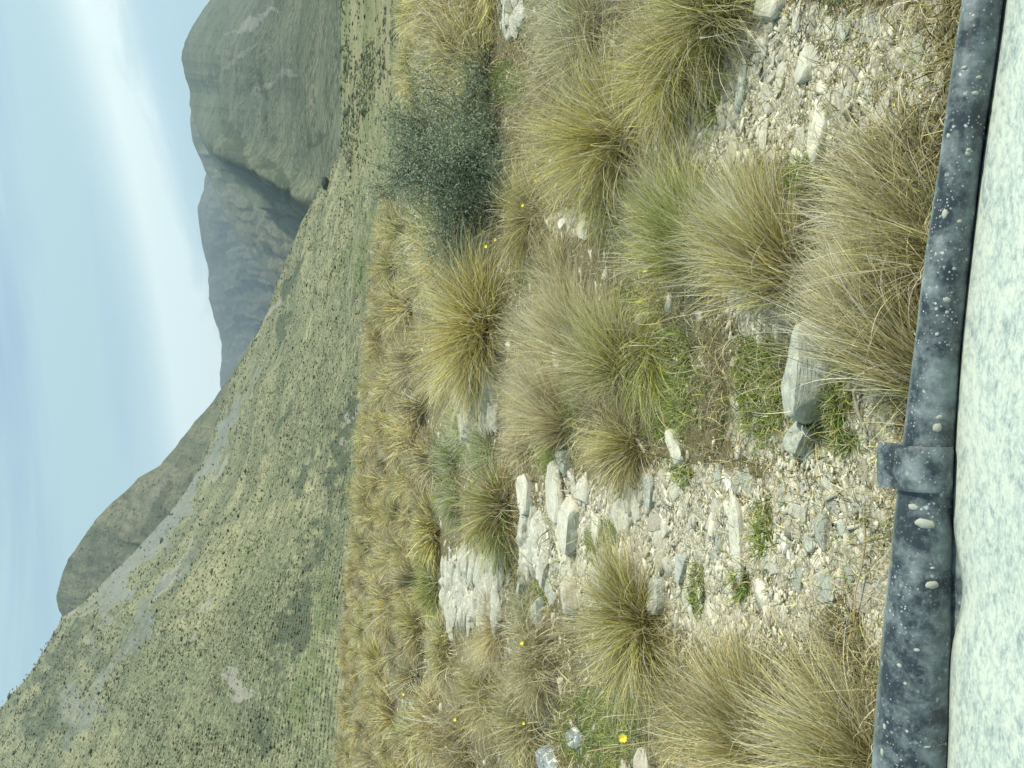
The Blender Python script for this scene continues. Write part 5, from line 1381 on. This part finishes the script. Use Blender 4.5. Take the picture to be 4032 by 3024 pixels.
    ye = ye - 0.014 * np.exp(-((xs2 - x_gap) / 0.045) ** 2)
    PV = []
    for i, x in enumerate(xs2):
        e = ye[i]
        z0 = zt - 0.004
        ring = [(-1.05, z0 + .10), (-.5, z0 + .085), (0.0, z0 + .06), (e - .25, z0 + .034), (e - .10, z0 + .014), (e - .035, z0 + .003), (e - .014, z0 - .002), (e - .004, z0 - .008), (e, z0 - .018), (e, z0 - .05),
                (e + .03, z0 - .12), (e + .055, z0 - .3), (e + .05, z0 - .55), (e + .01, .32), (-.1, .28), (-1.0, .3), (-1.06, z0 - .2)]
        PV += [(x, a, b) for a, b in ring]
    k = 17; n = len(xs2)
    idx = np.arange(n * k).reshape(n, k); nxi = np.roll(idx, -1, 1)
    q = np.stack([idx[:-1], nxi[:-1], nxi[1:], idx[1:]], -1).reshape(-1, 4)
    t = NT("dusty_white_paint"); 
    vx = t.coord((1.0, 1.9, 1.9)); v = t.coord()
    s1 = t.noise(vx, 75, 6, 0.68, 0.5); s2 = t.noise(vx, 210, 5, 0.7, 0.3); s3 = t.noise(vx, 14, 6, 0.65, 0.4)
    a = t.math("ADD", t.math("MULTIPLY", s1, 0.5), t.math("ADD", t.math("MULTIPLY", s2, 0.30), t.math("MULTIPLY", s3, 0.20)))
    col = t.ramp(a, [(0.40, (0.22, 0.28, 0.27)), (0.475, (0.37, 0.43, 0.385)), (0.54, (0.49, 0.54, 0.46)), (0.66, (0.545, 0.58, 0.475))])
    t.principled(col, 0.5, t.bump(s2, 0.08, 0.002), 0.4)
    panel = link("body_panel", np_mesh("body_panel", np.array(PV) - off, q, smooth=True), t.m, root)
    tag(panel, "dust streaked white painted panel")


vehicle()

# ---------------------------------------------------------------- haze
def haze():
    x0, x1, y0, y1, z0, z1 = -6200, 6200, -6200, 6900, -40, 1100
    V = [(x, y, z) for z in (z0, z1) for x, y in ((x0, y0), (x1, y0), (x1, y1), (x0, y1))]
    Fq = np.array([(0, 3, 2, 1), (4, 5, 6, 7), (0, 1, 5, 4), (1, 2, 6, 5), (2, 3, 7, 6), (3, 0, 4, 7)])
    t = NT("thin_blue_air")
    pv = t.n("ShaderNodeVolumePrincipled")
    pv.inputs["Color"].default_value = (0.62, 0.80, 0.95, 1); pv.inputs["Density"].default_value = 0.00013
    pv.inputs["Anisotropy"].default_value = 0.2
    t.l(pv.outputs[0], t.out.inputs["Volume"])
    o = link("haze", np_mesh("haze", V, Fq), t.m)
    tag(o, "thin blue air over the valley", "haze", None, "stuff")


haze()

# ---------------------------------------------------------------- sky, sun, camera
SUN_DIR = Vector((0.76, -0.04, 0.85)).normalized()
SUN_EL = math.asin(SUN_DIR.z); SUN_AZ = math.atan2(SUN_DIR.x, SUN_DIR.y)
w = bpy.data.worlds.new("World"); scene.world = w; w.use_nodes = True
nt = w.node_tree; nt.nodes.clear()


class WT(NT):
    def __init__(s): s.t = nt; s.out = nt.nodes.new("ShaderNodeOutputWorld")


t = WT()
sky = t.n("ShaderNodeTexSky", sky_type="NISHITA", sun_disc=False, sun_elevation=SUN_EL, sun_rotation=SUN_AZ, altitude=600, air_density=1.0, dust_density=1.2, ozone_density=1.0)
bg = t.n("ShaderNodeBackground"); t.l(sky.outputs[0], bg.inputs[0]); bg.inputs[1].default_value = 0.13
tc = t.n("ShaderNodeTexCoord"); sx = t.n("ShaderNodeSeparateXYZ"); t.l(tc.outputs["Generated"], sx.inputs[0])
el = t.math("ARCSINE", sx.outputs[2]); az = t.math("ARCTAN2", sx.outputs[0], sx.outputs[1])
# thin cloud sheets stretched along a slant: they sink towards the left hill
q = t.math("ADD", el, t.math("MULTIPLY", az, -0.20)); q2 = t.math("ADD", el, t.math("MULTIPLY", az, -0.05))
cb = t.n("ShaderNodeCombineXYZ"); t.l(t.math("MULTIPLY", az, 1.3), cb.inputs[0]); t.l(t.math("MULTIPLY", q2, 15.0), cb.inputs[1]); cb.inputs[2].default_value = 3.7
n1 = t.noise(cb.outputs[0], 1.6, 5, 0.55, 0.5)
cb2 = t.n("ShaderNodeCombineXYZ"); t.l(t.math("MULTIPLY", az, 5.0), cb2.inputs[0]); t.l(t.math("MULTIPLY", q, 16.0), cb2.inputs[1]); cb2.inputs[2].default_value = 1.3
n2 = t.noise(cb2.outputs[0], 1.5, 7, 0.62, 0.8)


def gauss(x, c, s):
    d = t.math("DIVIDE", t.math("SUBTRACT", x, c), s)
    return t.math("POWER", 2.718, t.math("MULTIPLY", t.math("MULTIPLY", d, d), -1.0))


qw = t.math("ADD", q, t.math("MULTIPLY", t.math("SUBTRACT", n2, 0.5), 0.035))
band = t.math("MULTIPLY", gauss(qw, 0.130, 0.034), t.math("ADD", t.math("MULTIPLY", n2, 1.5), 0.3))
band2 = t.math("MULTIPLY", gauss(t.math("ADD", q2, t.math("MULTIPLY", t.math("SUBTRACT", n2, 0.5), 0.03)), 0.238, 0.02), 0.3)
lowf = t.ramp(q2, [(0.0, 1.0), (0.2, 0.95), (0.24, 0.95), (0.275, 0.78), (0.31, 0.72), (0.42, 0.84)])
cl = t.math("ADD", band2, t.math("ADD", lowf, t.math("MULTIPLY", t.math("SUBTRACT", n1, 0.5), 1.7)), True)
bg2 = t.n("ShaderNodeBackground"); bg2.inputs[0].default_value = (0.42, 0.60, 0.645, 1); bg2.inputs[1].default_value = 1.0
mx = t.n("ShaderNodeMixShader"); t.l(cl, mx.inputs[0]); t.l(bg.outputs[0], mx.inputs[1]); t.l(bg2.outputs[0], mx.inputs[2])
bg3 = t.n("ShaderNodeBackground"); bg3.inputs[0].default_value = (0.86, 0.98, 0.94, 1); bg3.inputs[1].default_value = 1.0
mx2 = t.n("ShaderNodeMixShader"); t.l(t.math("ADD", t.math("MULTIPLY", band, 1.0), t.math("MULTIPLY", t.math("MULTIPLY", gauss(az, -0.02, 0.17), gauss(el, 0.115, 0.05)), t.math("ADD", n2, 0.25)), True), mx2.inputs[0]); t.l(mx.outputs[0], mx2.inputs[1]); t.l(bg3.outputs[0], mx2.inputs[2])
t.l(mx2.outputs[0], t.out.inputs[0])

ld = bpy.data.lights.new("sun", "SUN"); ld.energy = 5.0; ld.angle = R(3.0); ld.color = (1.0, 0.95, 0.82)
lo = bpy.data.objects.new("sun", ld); COL.objects.link(lo)
lo.rotation_euler = (-SUN_DIR).to_track_quat('-Z', 'Y').to_euler()
lo.location = (30, 5, 60)

cam = bpy.data.cameras.new("camera"); cam.sensor_fit = "HORIZONTAL"; cam.sensor_width = 36; cam.lens = F / 4032 * 36
cam.clip_start = 0.05; cam.clip_end = 30000
co = bpy.data.objects.new("camera", cam); COL.objects.link(co)
d = Vector((0, CP, -SP)); down = Vector((0, -SP, -CP)); right = Vector((1, 0, 0))
M = Matrix((down, right, -d)).transposed().to_4x4()
M.translation = (0, 0, EYE)
co.matrix_world = M
scene.camera = co

vs = scene.view_settings
scene.display_settings.display_device = "sRGB"
vs.view_transform = "Standard"; vs.look = "None"; vs.exposure = 0.36; vs.gamma = 1.0; vs.use_curve_mapping = False
cy = scene.cycles
cy.use_denoising = True
try:
    cy.denoiser = "OPENIMAGEDENOISE"
except Exception:
    pass
cy.max_bounces = 5; cy.diffuse_bounces = 3; cy.glossy_bounces = 2; cy.transmission_bounces = 3; cy.volume_bounces = 0; cy.transparent_max_bounces = 4
cy.caustics_reflective = False; cy.caustics_refractive = False
cy.sample_clamp_indirect = 6
